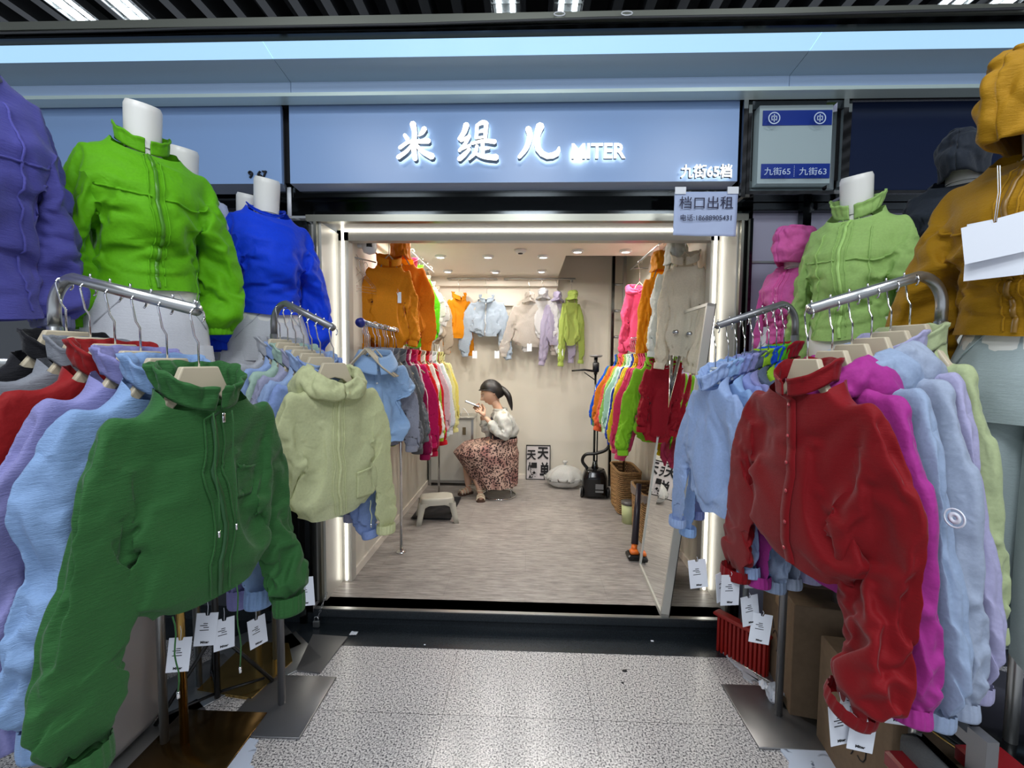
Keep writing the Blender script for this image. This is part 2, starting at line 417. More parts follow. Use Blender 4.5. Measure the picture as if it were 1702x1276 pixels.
DEF = dict(nw=.075, sw=.19, L=.50, fd=.07, seed=1)
def garment(name, label, cat, loc, rz, mat, group=None, res=1.0, slen=.6, sr=1.0, sout=.06, cuff=True, pose=None, flip=None, sy=.66, swing=(0, 0), sway=(0, 0), drop=(0, 0),
            collar='stand', zipper=None, placket=False, pocket=None, yoke=False, cords=None, hood=1.0, tags=(), mat2=None, hang=None, seams=False, tail=0, **kw):
    g = dict(DEF); g.update(kw); seed = g['seed']; R = random.Random(seed)
    form = bool(kw.get('bust')); 
    if not form: g['sw'] -= .022
    pi_ = 3 if form else (seed % 3 if pose is None else pose); fl = (seed//3) % 2 == 1 if flip is None else flip
    if form: sy = kw.get('fy', 1.08)
    Q = DPOSE[pi_].copy(); rest = DREST
    if fl: Q[:, 0] *= -1; rest = rest*np.array([-1, 1, 1])
    sx = g['sw']/.176; zb, zs_ = g['L']/.535, (slen+.085)/.69; W = DSLW
    inn = np.clip(1-_AX/.12, 0, 1)
    Q[:, 0] *= sx*(1-inn)+1.0*inn*(g['nw']/.075)+0
    # neck stays put, the rest scales
    Q[:, 1] *= np.clip(sy+(1-sy)*np.clip(1+DREST[:, 2]/.06, 0, 1), 0, 2)
    if sr > 1.001:          # fuller sleeves: widen around their centre line
        for s_ in (-1, 1):
            m_ = DSL & (np.sign(Q[:, 0]) == s_); tb = DT[m_]; ks = np.arange(.08, .70, .03); cs = np.array([Q[m_][np.abs(tb-k) < .03].mean(0) for k in ks])
            c_ = np.stack([np.interp(tb, ks, cs[:, q]) for q in range(3)], 1); f_ = 1+(sr-1)*np.clip((tb-.15)/.2, 0, 1)*np.clip((.70-tb)/.06, 0, 1); Q[m_] = c_+(Q[m_]-c_)*f_[:, None]
    if not form:
        lim = kw.get('lim', .046); k_ = np.clip(-DREST[:, 2]/.05, 0, 1); Q[:, 1] -= Q[~DSL, 1].mean()*k_*.8
        Q[:, 1] = Q[:, 1]*(1-k_)+lim*np.tanh(Q[:, 1]/lim)*k_
    down = -Q[:, 2]; Q[:, 2] = -(down*(zb*(1-W)+zs_*W))
    if not form: Q[:, 0] *= 1+.14*np.clip((-DREST[:, 2]-.14)/.12, 0, 1)*(1-W)
    sgn = np.sign(rest[:, 0])
    base = np.abs(Q[:, 0]); t_ = np.clip(DT/.65, 0, 1)*W
    ce = (DT > .60) & DSL
    for i_, s_ in ((0, -1), (1, 1)):
        e_ = ce & (sgn == s_); a_ = sgn == s_
        Q[a_, 0] += (s_*(g['sw']+sout*.8)-Q[e_, 0].mean())*t_[a_]; Q[a_, 1] -= (Q[e_, 1].mean()+.004)*t_[a_]
        m_ = (sgn == s_); Q[m_, 0] += s_*sway[i_]*t_[m_]**1.3; Q[m_, 1] += swing[i_]*t_[m_]; Q[m_, 2] -= drop[i_]*t_[m_]
    if tail: Q[:, 2] -= tail*np.clip((-DREST[:, 2]-.2)/.33, 0, 1)*(1-W)
    t = thing(name, label, cat, loc, rz, group)
    def mk(nm, mask, m_, par, sub):
        fs = DF[mask]; 
        if not len(fs): return None
        u, iv = np.unique(fs, return_inverse=True); iv = iv.reshape(fs.shape)
        if fl: iv = iv[:, ::-1]
        me = bpy.data.meshes.new(nm); me.from_pydata(Q[u].tolist(), [], [tuple(dict.fromkeys(q_)) for q_ in iv.tolist()]); me.update(); me.materials.append(m_); me.polygons.foreach_set('use_smooth', [True]*len(me.polygons))
        o = bpy.data.objects.new(nm, me); COL.objects.link(o); o.parent = par
        if sub: md = o.modifiers.new('s', 'SUBSURF'); md.levels = 0; md.render_levels = sub
        return o
    sub = 2 if res > 1.75 else (1 if res > .9 else 0)
    mk('body', ~FC, mat, t, sub)
    fx = FX*(-1 if fl else 1)
    for sd in (-1, 1):
        m_ = FC & (np.sign(fx) == sd)
        if cuff:
            
            so = mk('sleeve', m_ & (FT <= .655), mat, t, sub); a1 = (np.abs(DT-.655) < .014) & DSL & (sgn == sd); a0 = (np.abs(DT-.60) < .02) & DSL & (sgn == sd)
            c1 = V(Q[a1].mean(0)); dr_ = (c1-V(Q[a0].mean(0))).normalized(); dr_ = (dr_+V((0, 0, -.5))).normalized(); ex = V((0, 1, 0)).cross(dr_).normalized(); ey = dr_.cross(ex); cl_ = kw.get('cufflen', .036)
            b = MB(); b.grid(lambda i, j: c1+dr_*(min(j, .88)/.88*cl_-.014)+(ex*cos(2*pi*i)+ey*sin(2*pi*i)*.8)*(.038*sr*(1+.045*sin(2*pi*i*17)*(j < .86)+.10*max(0, .3-j)+.06*sin(j*pi))*(1 if j < .9 else .8)), 68 if res > .9 else 34, 9, True); b.build('cuff', mat2 or mat, so)

        else: mk('sleeve', m_ & (FT <= slen*.75), mat, t, sub)
    tri = _TR
    def near(p, ray=None):
        if ray is not None: h = DBVH.ray_cast(V(p), V((0, ray, 0)), 1.0)
        else: h = DBVH.find_nearest(V(p))
        if h[0] is None: h = DBVH.find_nearest(V(p))
        i, j, k = tri[h[2]]; a_, b_, c_ = V(DREST[i]), V(DREST[j]), V(DREST[k]); q = h[0]
        n_ = (b_-a_).cross(c_-a_); ar = n_.length_squared or 1e-9
        u = (b_-q).cross(c_-q).dot(n_)/ar; v_ = (c_-q).cross(a_-q).dot(n_)/ar; w_ = 1-u-v_
        A, B, C_ = V(Q[i]), V(Q[j]), V(Q[k]); nn = (B-A).cross(C_-A).normalized()
        return A*u+B*v_+C_*w_, (nn if not fl else -nn)
    def P(th, v, off=0):
        if v <= .032:
            c, s = cos(th), sin(th); y = .056*s; p = V((g['nw']*1.02*c, y*.95, -.004+(y*.75 if y < 0 else y*.1)-v*.3)); return p+V((c, s, 0))*off
        d_ = th-1.5*pi; x = .185*sin(max(-1.4, min(1.4, d_))); z = lerp(-.05, -.54, v)
        x = -x if fl else x
        q, n_ = near((x, -.3, z), 1); 
        return q+n_*off
    # collar
    
    FR = 1.5*pi
    if collar in ('stand', 'ruffle', 'crew'):
        Hh = {'stand': .052, 'ruffle': .06, 'crew': .015}[collar]; gap = .10 if collar != 'crew' else 0
        b = MB(); n = int(80*max(.5, res))
        def cl(i, j):
            th = FR+gap+(2*pi-2*gap)*i; q = P(th, .015)
            amp = .006 if collar == 'ruffle' else .0015
            o_ = amp*(sin(th*15+seed+2*nz(V((th*3, seed, 0))))*.55+1.5*nz(V((th*4, j*2, seed))))*min(1, j*2)+.010*j*(1 if collar == 'ruffle' else .2)
            n_ = V((cos(th), sin(th), 0)); zz = Hh*j*(1+.12*nz(V((th*3, seed, 1))))
            fr = max(0, -sin(th))
            if j > .85: o_ += .004
            return q+n_*o_*1.0+V((0, 0, zz*(1-.15*fr)))
        b.grid(cl, n, 8); b.build('collar', mat, t, sol=.004)
    elif collar == 'shirt':
        b = MB()
        def cl(i, j):
            th = FR+.06+(2*pi-.12)*i; q = P(th, .01); n_ = V((cos(th), sin(th), 0)); fr = max(0, -sin(th))
            if j < .4: return q+V((0, 0, .035*j/.4))
            k = (j-.4)/.6
            return q+n_*(.004+.03*k+.02*fr*k)+V((0, 0, .035-.055*k-.035*k*fr))
        b.grid(cl, int(80*res), 10); b.build('collar', mat2 or mat, t, sol=.003)
    elif collar == 'hood_down':
        b = MB(); hs = hood
        def cl(i, j):
            th = FR+.02+(2*pi-.04)*i; fr = max(0, -sin(th)); bk = max(0, sin(th))
            q = P(th, .02); n_ = V((cos(th), sin(th)*.9, 0)); wob = nz(V((th*2.5, j*4, seed)))*.012+nz(V((th*7, j*7, seed)))*.005
            up_ = (.022+.02*abs(cos(th))+.01*bk)*hs; out = (.012+.022*abs(cos(th))+.075*bk)*hs; dn = (.03+.02*abs(cos(th))+.14*bk)*hs
            if j < .35: k = j/.35; return q+n_*(.004*k+wob*k)+V((0, 0, up_*k))
            k = (j-.35)/.65
            return q+n_*(.006+wob+out*sin(k*pi*.75)*1.1)+V((0, 0, up_-(up_+dn)*k**1.4+wob*.6))
        b.grid(cl, int(90*res), 22); b.build('hood', mat, t, sol=.003)
    elif collar == 'hood_up':
        b = MB(); hs = hood
        def cl(i, j):
            # a limp hood: sits on the neck at the back and sides, its brim juts out over the front
            th = FR+2*pi*i; fr = max(0, -sin(th)); bk = max(0, sin(th))
            q = P(th, .02); R1 = .105*hs; br_ = fr**1.5
            z0_ = .005-.035*br_*hs; z = z0_+(.165*hs-z0_)*sin(min(1, j)*pi/2)
            prof = interp([(0, .80+.1*br_), (.25, 1.02), (.5, 1.02), (.75, .82), (.92, .45), (1, .02)], j)
            x = cos(th)*R1*prof*.84; y = sin(th)*R1*prof*(1.0+.72*br_)-.03*hs*(1-j*.5)
            wob = 1+.14*nz(V((cos(th)*1.3+seed, sin(th)*1.3, j*3)))+.08*nz(V((cos(th)*4, sin(th)*4, j*7+seed)))
            r1 = 1-2*abs(nz(V((cos(th)*1.6, sin(th)*1.6+j*2, j*3+seed)))); wob -= .13*max(0, r1-.35)
            p_ = V((x*wob, y*wob, z-.05*br_*(1-j)*hs*0))
            return q.lerp(p_, min(1, j*6+br_*1.0))
        b.grid(cl, int(80*res), int(44*res)); b.build('hood', mat, t, sol=.004)
    DARK = kw.get('zmat') or mat
    if zipper is not None:
        b = MB(); strip(b, P, [(FR+zipper*.2, .02), (FR-.03+zipper, .35), (FR+.035+zipper, .62), (FR-.02+zipper, .8), (FR+.03+zipper, .995)], .011, .006, 60); z_ = b.build('zip', kw.get('zmat') or STEEL, t)
        for dx in (-.11, .11):
            b = MB(); strip(b, P, [(FR+zipper*.2+dx, .03), (FR-.03+zipper+dx, .35), (FR+.035+zipper+dx, .62), (FR-.02+zipper+dx, .8), (FR+.03+zipper+dx, .99)], .004, .004, 60); b.build('seam', mat, t)
        q = P(FR+zipper*.2, .03, .01); b = MB(); b.bev((q.x, q.y-.003, q.z-.012), (.007, .004, .022), .001); b.build('zip_pull', CHROME, t)
    if placket:
        b = MB(); strip(b, P, [(FR+.02, .01), (FR+.05, .4), (FR-.03, .7), (FR+.05, 1)], .032, .005, 50); pk = b.build('placket', mat, t)
        for k in range(6):
            b = MB(); q = P(FR+.02, .06+k*.17, .010); b.lathe([(0, 0), (.005, 0), (.0055, .0015), (0, .002)], (0, 0, 0), 10, M=Matrix.Translation(q) @ Matrix.Rotation(pi/2, 4, 'X')); b.build('button', kw.get('btn') or mat, pk)
    if yoke:
        for pp in ([(FR-1.15, .30), (FR-.6, .36), (FR-.1, .37)], [(FR+.1, .37), (FR+.6, .36), (FR+1.15, .30)]):
            b = MB(); strip(b, P, pp, .007, .003, 30); b.build('seam', mat, t)
    if seams:
        for x in (-.55, .55):
            b = MB(); strip(b, P, [(FR+x*.8, .12), (FR+x, .5), (FR+x*1.1, .98)], .006, .003, 40); b.build('seam', mat, t)
    if pocket:
        th0, th1, v0, v1 = pocket
        b = MB(); b.grid(lambda i, j: P(FR+lerp(th0, th1, i), lerp(v0, v1, j), .004+(.004 if j < .08 else 0)), 16, 16); b.build('pocket', mat, t, sol=.002)
    if cords:
        for th, v, ln in cords:
            q = P(FR+th, v, .008); b = MB()
            pts = [q+V((.003*sin(k*1.3+th), -.002-.001*k, -ln*k/8)) for k in range(9)]; b.tube(pts, .0016, 5)
            c = b.build('drawcord', kw.get('cordmat') or mat, t); e = pts[-1]; b = MB(); b.cyl(e, e-V((0, 0, .014)), .003, 8); b.build('cord_end', CHROME, c)
    if kw.get('patch'):
        b = MB(); q = V(kw['patch']); 
        for r0, r1 in ((.020, .017), (.012, .004)):
            b.add([q+V((0, -.001, 0))+V((cos(k*pi/12)*r, 0, sin(k*pi/12)*r)) for r in (r0, r1) for k in range(24)], [(k, (k+1) % 24, 24+(k+1) % 24, 24+k) for k in range(24)])
        b.build('emblem', PAPER, t, sol=.002)
    for k, tg_ in enumerate(tags):
        swing_tag(t, *tg_[:1], **tg_[1]) if len(tg_) > 1 else swing_tag(t, tg_[0], yaw=R.uniform(-1, 1), tilt=R.uniform(-.15, .15))
    if hang: make_hanger(V(loc)+V((0, 0, 0)), rz, hang[0], hang[1], hang[2], hang[3] if len(hang) > 3 else None, w_=g['sw']*.82)
    return t

def trousers(label, loc, rz, mat, L=.95, w_=.16, seed=1, res=1):
    t = thing('trousers', label, 'trousers', loc, rz)
    b = MB(); n = int(72*res)
    def fn(i, j):
        a = 2*pi*i; c, s = cos(a), sin(a); z = -L*j
        W = interp([(0, w_*.8), (.2, w_*1.1), (1, w_*1.55)], j); T = interp([(0, .085), (.2, .11), (1, .12)], j)
        d = .012*j**.5*nz(V((c*3+seed, s*3, z*1.5)))+.004*nz(V((c*8+seed, s*8, z*4)))+(.004*sin(a*20)*max(0, 1-j*8))
        crease = -.05*math.exp(-(c/.18)**2)*min(1, max(0, j-.28)*3)
        return V((c*(W+d), s*(T+d+crease), z))
    b.grid(lambda i, j: fn(i, j*.32), n, int(20*res), True); b.build('hip_part', mat, t)
    for sd in (-1, 1):
        def leg(i, j):
            a = 2*pi*i; c, s = cos(a), sin(a); z = -L*lerp(.27, 1, j); W = lerp(w_*.60, w_*.82, j); k = min(1, j*5); cx_ = sd*lerp(w_*.56, w_*.80, j)
            d = .010*j**.5*nz(V((c*2.4+seed*sd, s*2.4, z*1.6)))+.004*nz(V((c*6+seed, s*6, z*4)))
            return V((cx_+c*(W+d), s*(lerp(.085, .115, j)+d)-.002, z))
        b = MB(); b.grid(leg, 48, int(44*res), True); b.build('leg', mat, t)
    b = MB(); b.grid(lambda i, j: fn(i, .0)*1.03+V((0, 0, -.035*j+.003)), n, 3, True); b.build('waistband', mat, t, sol=.003)
    for k in (-.55, .55):
        b = MB(); b.tube([fn(.75+k*.12, .06)+V((0, -.004, 0)), fn(.75+k*.2, .12)+V((0, -.004, 0)), fn(.75+k*.3, .2)+V((0, -.003, 0))], .002, 5); b.build('pocket_seam', mat, t)
    return t

SKIN_W = plain('mannequin_white', (225, 224, 218), .35)
def mannequin(label, loc, rz, neck=.082, pole=None, plate=True, group=None, base=0):
    """half-body display form; origin at the neck base; pole down to the floor"""
    t = thing('mannequin', label, 'mannequin', loc, rz, group)
    b = MB()
    prof = [(.072, -.66, .09), (.12, -.64, .095), (.15, -.5, .1), (.105, -.32, .075), (.12, -.17, .085), (.125, -.11, .07), (.085, -.07, .05), (.045, -.03, .045)]
    n = 28; o = [V((a*cos(2*pi*k/n), c*sin(2*pi*k/n), z)) for a, z, c in prof for k in range(n)]
    b.add(o, [(i*n+k, i*n+(k+1) % n, (i+1)*n+(k+1) % n, (i+1)*n+k) for i in range(len(prof)-1) for k in range(n)]+[tuple(range(n-1, -1, -1))])
    b.build('torso', SKIN_W, t)
    b = MB(); N = 24
    def nk(i, j):
        a = 2*pi*i; r = lerp(.050, .052, min(1, j*1.3)); k = 1 if j < .97 else .9
        return V((cos(a)*r*k, sin(a)*r*k*1.0-.0-.02*j, -.03+(neck+.03)*j+(.014*sin(a))*j))
    b.grid(nk, N, 12, True); o = b.build('neck', SKIN_W, t)
    b = MB(); top = [nk(k/N, 1) for k in range(N)]; b.add(top, [tuple(range(N))]); b.build('neck_cap', SKIN_W, o)
    H = loc[2]-base
    if pole is None: pole = STEEL
    b = MB(); b.cyl((0, 0, -H+.006), (0, 0, -.6), .014, 14); b.build('pole', pole, t)
    if plate:
        b = MB(); b.bev((0, 0, -H+.004), (.30, .30, .008), .002); b.build('base_plate', pole, t)
    return t
# ---------------------------------------------------------------- setting materials
def granite():
    m, nt, b = _mat('speckled_granite'); L = nt.links
    tc = nt.nodes.new('ShaderNodeTexCoord')
    n = nt.nodes.new('ShaderNodeTexNoise'); n.inputs['Scale'].default_value = 150; n.inputs['Detail'].default_value = 3; n.inputs['Roughness'].default_value = .6
    cr = nt.nodes.new('ShaderNodeValToRGB'); e = cr.color_ramp.elements
    e[0].position = .40; e[0].color = lin((74, 74, 78)); e[1].position = .455; e[1].color = lin((168, 165, 166))
    x = e.new(.54); x.color = lin((204, 201, 200)); x = e.new(.62); x.color = lin((226, 224, 222))
    br = nt.nodes.new('ShaderNodeTexBrick'); br.offset = 0; br.inputs['Scale'].default_value = 1
    br.inputs['Mortar Size'].default_value = .0012; br.inputs['Brick Width'].default_value = .6; br.inputs['Row Height'].default_value = .6
    mp = nt.nodes.new('ShaderNodeMapping'); mp.inputs['Location'].default_value = (.325, .12, 0)
    br.inputs['Color1'].default_value = (1, 1, 1, 1); br.inputs['Color2'].default_value = (.94, .94, .95, 1); br.inputs['Mortar'].default_value = (.30, .30, .30, 1)
    mx = nt.nodes.new('ShaderNodeMixRGB'); mx.blend_type = 'MULTIPLY'; mx.inputs[0].default_value = 1
    L.new(tc.outputs['Object'], n.inputs['Vector']); L.new(tc.outputs['Object'], mp.inputs[0]); L.new(mp.outputs[0], br.inputs['Vector'])
    L.new(n.outputs['Fac'], cr.inputs[0]); L.new(cr.outputs[0], mx.inputs[1]); L.new(br.outputs['Color'], mx.inputs[2]); L.new(mx.outputs[0], b.inputs['Base Color'])
    b.inputs['Roughness'].default_value = .22; b.inputs['Specular IOR Level'].default_value = .4
    return m
def shopfloor():
    m, nt, b = _mat('streaked_grey_floor'); L = nt.links
    tc = nt.nodes.new('ShaderNodeTexCoord'); mp = nt.nodes.new('ShaderNodeMapping'); mp.inputs['Scale'].default_value = (3.0, 30, 1)
    n = nt.nodes.new('ShaderNodeTexNoise'); n.inputs['Scale'].default_value = 3.2; n.inputs['Detail'].default_value = 8; n.inputs['Roughness'].default_value = .68
    cr = nt.nodes.new('ShaderNodeValToRGB'); e = cr.color_ramp.elements
    e[0].position = .32; e[0].color = lin((118, 112, 108)); e[1].position = .68; e[1].color = lin((186, 179, 172))
    n2 = nt.nodes.new('ShaderNodeTexNoise'); n2.inputs['Scale'].default_value = 2.1; n2.inputs['Detail'].default_value = 3
    cr2 = nt.nodes.new('ShaderNodeValToRGB'); cr2.color_ramp.elements[0].position = .35; cr2.color_ramp.elements[1].position = .65
    cr2.color_ramp.elements[0].color = (.86, .85, .86, 1); cr2.color_ramp.elements[1].color = (1, 1, 1, 1)
    br = nt.nodes.new('ShaderNodeTexBrick'); br.offset = .5; br.inputs['Scale'].default_value = 1
    br.inputs['Mortar Size'].default_value = .001; br.inputs['Brick Width'].default_value = .92; br.inputs['Row Height'].default_value = .3
    br.inputs['Color1'].default_value = (1, 1, 1, 1); br.inputs['Color2'].default_value = (.93, .93, .93, 1); br.inputs['Mortar'].default_value = (.72, .72, .72, 1)
    mx = nt.nodes.new('ShaderNodeMixRGB'); mx.blend_type = 'MULTIPLY'; mx.inputs[0].default_value = 1
    mx2 = nt.nodes.new('ShaderNodeMixRGB'); mx2.blend_type = 'MULTIPLY'; mx2.inputs[0].default_value = 1
    L.new(tc.outputs['Object'], mp.inputs[0]); L.new(mp.outputs[0], n.inputs['Vector']); L.new(tc.outputs['Object'], n2.inputs['Vector']); L.new(tc.outputs['Object'], br.inputs['Vector'])
    L.new(n.outputs['Fac'], cr.inputs[0]); L.new(n2.outputs['Fac'], cr2.inputs[0]); L.new(cr.outputs[0], mx.inputs[1]); L.new(cr2.outputs[0], mx.inputs[2])
    L.new(mx.outputs[0], mx2.inputs[1]); L.new(br.outputs['Color'], mx2.inputs[2]); L.new(mx2.outputs[0], b.inputs['Base Color'])
    b.inputs['Roughness'].default_value = .42
    return m
GRAN = granite(); SFL = shopfloor()
BGRAN = plain('black_granite', (46, 52, 57), .26, spec=.5, var=.5, bscale=260)
WALLM = plain('warm_white_paint', (216, 210, 196), .6, bump=.05, bscale=30)
CEILM = plain('ceiling_white_paint', (224, 216, 204), .6)
SIGNB = plain('blue_grey_sign_panel', (138, 168, 212), .32)
FASC = plain('pale_blue_fascia_panel', (176, 198, 226), .4)
FASG = plain('grey_soffit_panel', (160, 178, 192), .5)
CYAN = plain('cyan_light_panel', (172, 214, 244), .4, emit=.62)
GREYP = plain('grey_lavender_panel', (150, 150, 168), .35)
DARKC = plain('black_ceiling_paint', (16, 16, 18), .8)
SLAT = plain('dark_ceiling_slat', (44, 46, 48), .5)
NAVY = plain('navy_screen_panel', (26, 36, 62), .25)
FRAMEW = plain('satin_silver_frame', (190, 188, 180), .35, .25)
LED = plain('led_strip_light', (255, 250, 238), .4, emit=5)

XL, XR, YF, YB, ZS, ZC = -1.045, 1.055, 2.53, 4.88, .09, 2.30
b = MB(); b.bb(-7, 7, -5, 2.08, -.05, 0); struct('floor_corridor', b, GRAN, 'speckled grey granite corridor floor')
b = MB(); x = -6.46
while x < 7:
    b.bb(x+.001, x+.587, 2.08, 2.26, -.05, .001); x += .588
b.bb(-7, 7, 2.081, 2.259, -.05, 0, ); o = struct('trim_1', b, BGRAN, 'black granite strip along the shop step')
b = MB(); b.bb(-7, 7, 2.26, 2.34, 0, .055); b.bb(-1.12, 1.10, 2.232, 2.36, .052, ZS); o = struct('trim_2', b, BGRAN, 'polished black step at the shop entrance')
b = MB(); b.bb(-1.12, 1.10, 2.238, 2.262, ZS, ZS+.002); struct('trim_3', b, STEEL, 'steel edge strip on the step')
b = MB(); b.bb(-1.3, 1.3, 2.27, 5.0, -.02, ZS-.001); b.bb(-1.12, 1.10, 2.26, 4.95, ZS-.003, ZS); struct('floor', b, SFL, 'grey streaked shop floor')
b = MB(); b.bb(XL-.06, XL, 2.55, YB+.1, ZS, ZC); struct('wall_left', b, WALLM)
b = MB(); b.bb(XR, XR+.06, 2.55, YB+.1, ZS, 2.7); struct('wall_right', b, WALLM)
b = MB(); b.bb(XL-.06, XR+.06, YB, YB+.06, ZS, 2.7); struct('wall_back', b, WALLM)
b = MB(); b.bb(XL, .315, 2.5, YB, ZC, ZC+.06); b.bb(.315, XR, 2.5, 3.82, ZC, ZC+.06); struct('ceiling', b, CEILM)
b = MB(); b.bb(XL-.1, XR+.1, 2.4, YB+.1, 2.54, 2.6); struct('ceiling_void', b, DARKC, 'dark void above the cut-out in the shop ceiling')
b = MB(); b.bb(XL, .315, YB-.05, YB, 2.0, 2.2); b.bb(XL, .315, YB-.12, YB, 2.2, ZC); struct('trim_4', b, CEILM, 'pelmet board along the back wall under the ceiling')
b = MB(); b.bb(XL, XR, YB-.012, YB, ZS, ZS+.05); b.bb(XL, XL+.012, 2.6, YB, ZS, ZS+.05); b.bb(XR-.012, XR, 2.6, YB, ZS, ZS+.05); struct('baseboard_back', b, CEILM)
# portal with LED
zl = atp(850, 383, Y=YF).z; zt = 2.125
b = MB(); 
b.bb(XL-.05, XL+.015, YF, YF+.06, ZS, zl+.05); b.bb(XR-.045, XR+.05, YF, YF+.06, ZS, zl+.05); b.bb(XL-.05, XR+.05, YF, YF+.06, zl-.055, zl+.06)
b.bb(-1.14, -1.088, 2.32, YF, ZS, zt); b.bb(1.055, 1.085, 2.32, YF, ZS, zt)
b.bb(-1.14, 1.11, 2.35, YF+.06, zt+.02, ZC)
struct('trim_5', b, FRAMEW, 'satin silver frame lining the shop opening')
b = MB(); b.bb(-1.068, -1.056, YF-.006, YF, ZS+.01, zl); b.bb(1.028, 1.040, YF-.006, YF, ZS+.01, zl); b.bb(-1.068, 1.040, YF-.006, YF, zl-.006, zl+.006)
o = struct('trim_6', b, LED, 'white LED light line around the shop opening')
b = MB(); b.bb(-1.16, 1.12, 2.30, 2.34, zt, zt+.035); b.bb(-1.115, -1.10, 2.29, 2.32, ZS, zt); b.bb(1.062, 1.075, 2.29, 2.32, ZS, zt); struct('trim_7', b, plain('satin_steel_bar', (150, 150, 140), .32, 1), 'polished steel bar framing the opening')
# lintel, dark polished steel with steps, behind the sign
b = MB(); b.bb(-1.5, 1.2, 2.32, 2.36, zt+.035, 2.62); b.bb(-1.3, 1.12, 2.21, 2.30, 2.215, 2.262); b.bb(-1.3, 1.12, 2.26, 2.32, zt+.085, zt+.1); struct('trim_8', b, DSTEEL, 'dark polished lintel above the opening')
b = MB(); b.bb(-1.38, -1.14, 2.27, 2.34, 0, 2.12); b.bb(-1.20, -1.165, 2.245, 2.28, .0, 2.08); b.bb(1.085, 1.10, 2.25, 2.34, 0, 2.12); struct('trim_9', b, DSTEEL, 'dark polished steel pillar beside the opening')
b = MB(); b.bb(-5, -1.38, 2.30, 2.36, 0, 2.3); struct('wall_front_left', b, plain('dark_grey_wall_panel', (62, 66, 72), .35))
b = MB(); b.bb(1.10, 5, 2.30, 2.36, 0, 2.16); struct('wall_front_right', b, GREYP)
zz = atp(1240, 435, Y=2.29).z
b = MB(); b.bb(1.10, 1.62, 2.292, 2.30, zz-.005, zz+.005); struct('trim_10', b, STEEL, 'bright metal strip across the grey panel')
b = MB(); b.bb(1.10, 5, 2.26, 2.34, 2.16, 2.26); b.bb(1.33, 1.37, 2.24, 2.28, 1.95, 2.22); b.bb(-5, -1.3, 2.26, 2.32, 2.18, 2.3); struct('trim_11', b, DSTEEL, 'dark steel rail above the wall panels')

# fascia
zf0 = atp(850, 163, Y=2.12).z; zf1 = atp(850, 132, Y=2.12).z; zg = atp(850, 92, Y=1.98).z; zc1 = atp(850, 53, Y=1.88).z
joints = [-7, atp(483, 132, Y=2.12).x, atp(1313, 110, Y=2.12).x, 7]
def panel(bm, a, c, gap=.0012):
    for x0, x1 in zip(joints, joints[1:]):
        bm.add([(x0+gap, a[0], a[1]), (x1-gap, a[0], a[1]), (x1-gap, c[0], c[1]), (x0+gap, c[0], c[1]), (x0+gap, a[0]+.03, a[1]+.03), (x1-gap, a[0]+.03, a[1]+.03), (x1-gap, c[0]+.03, c[1]+.03), (x0+gap, c[0]+.03, c[1]+.03)],
               [(0, 1, 2, 3), (7, 6, 5, 4), (0, 4, 5, 1), (1, 5, 6, 2), (2, 6, 7, 3), (3, 7, 4, 0)])
b = MB(); panel(b, (2.12, zf0), (2.12, zf1)); struct('wall_fascia', b, FASC, 'pale blue vertical fascia above the signs')
b = MB(); panel(b, (2.12, zf1), (1.98, zg)); struct('ceiling_soffit', b, FASG, 'grey sloping soffit under the light band')
b = MB(); panel(b, (1.98, zg), (1.88, zc1)); struct('ceiling_light_band', b, CYAN, 'glowing pale blue light band along the fascia')
z1, z2, z3, z4 = [atp(850, y, Y=1.87).z for y in (53, 43, 38, 24)]
b = MB(); b.bb(-7, 7, 1.86, 1.90, z1, z2); b.bb(-7, 7, 1.88, 1.9, z2, z4+.01); b.bb(-7, 7, 1.9, 2.4, z4-.02, z4-.01); struct('trim_12', b, DSTEEL, 'dark rail on top of the light band')
b = MB(); b.bb(-7, 7, 1.86, 1.88, z3, z4); struct('trim_13', b, plain('aged_cream_steel', (178, 182, 170), .3, .7), 'cream steel cable rail on top of the fascia')
b = MB(); b.bb(-7, 7, 2.06, 2.13, zf0-.014, zf0+.002); struct('trim_14', b, plain('pale_aluminium', (200, 214, 206), .35, .3), 'polished steel edge above the signs')
b = MB(); b.bb(-7, 7, 2.2, 2.3, 2.28, zf0+.02); b.bb(-7, 7, 2.13, 2.3, zf0, zf0+.2); struct('wall_sign_backing', b, DARKC)
# louvre ceiling
b = MB(); b.bb(-9, 9, -6, 8, 3.62, 3.66); struct('ceiling_upper', b, DARKC)
b = MB(); x = -4.5
while x < 4.6:
    b.bb(x, x+.05, -4, 6, 3.28, 3.42); x += .17
b.bb(-6, 6, 2.9, 2.93, 3.36, 3.4); struct('ceiling_louvre', b, SLAT, 'dark louvre slats of the corridor ceiling')
TUBE = plain('fluorescent_tube', (236, 248, 255), .3, emit=9)
for i, (px, py, yy, lab) in enumerate([(118, 16, 2.35, 'leftmost'), (208, 14, 2.35, 'second from left'), (840, 8, 2.5, 'left of the centre pair'), (945, 8, 2.5, 'right of the centre pair'), (1600, -6, 2.3, 'left of the pair at right'), (1690, -10, 2.3, 'rightmost')]):
    p = atp(px, py, Z=3.27)
    t = thing('grille_lamp', 'grille ceiling lamp with bright tubes between dark slats, '+lab, 'ceiling light', (p.x, p.y, 3.27), 0, 'grille lamps in the corridor ceiling')
    b = MB(); b.bb(-.075, .075, -.32, .32, .02, .05); b.bb(-.08, -.074, -.32, .32, -.0, .05); b.bb(.074, .08, -.32, .32, 0, .05)
    for k in range(9): b.bb(-.075, .075, -.32+k*.078, -.316+k*.078, .0, .03)
    b.build('lamp_grille', STEEL, t, False)
    for s in (-.036, .036):
        b = MB(); b.cyl((s, -.3, .012), (s, .3, .012), .013, 10); b.build('tube', TUBE, t)
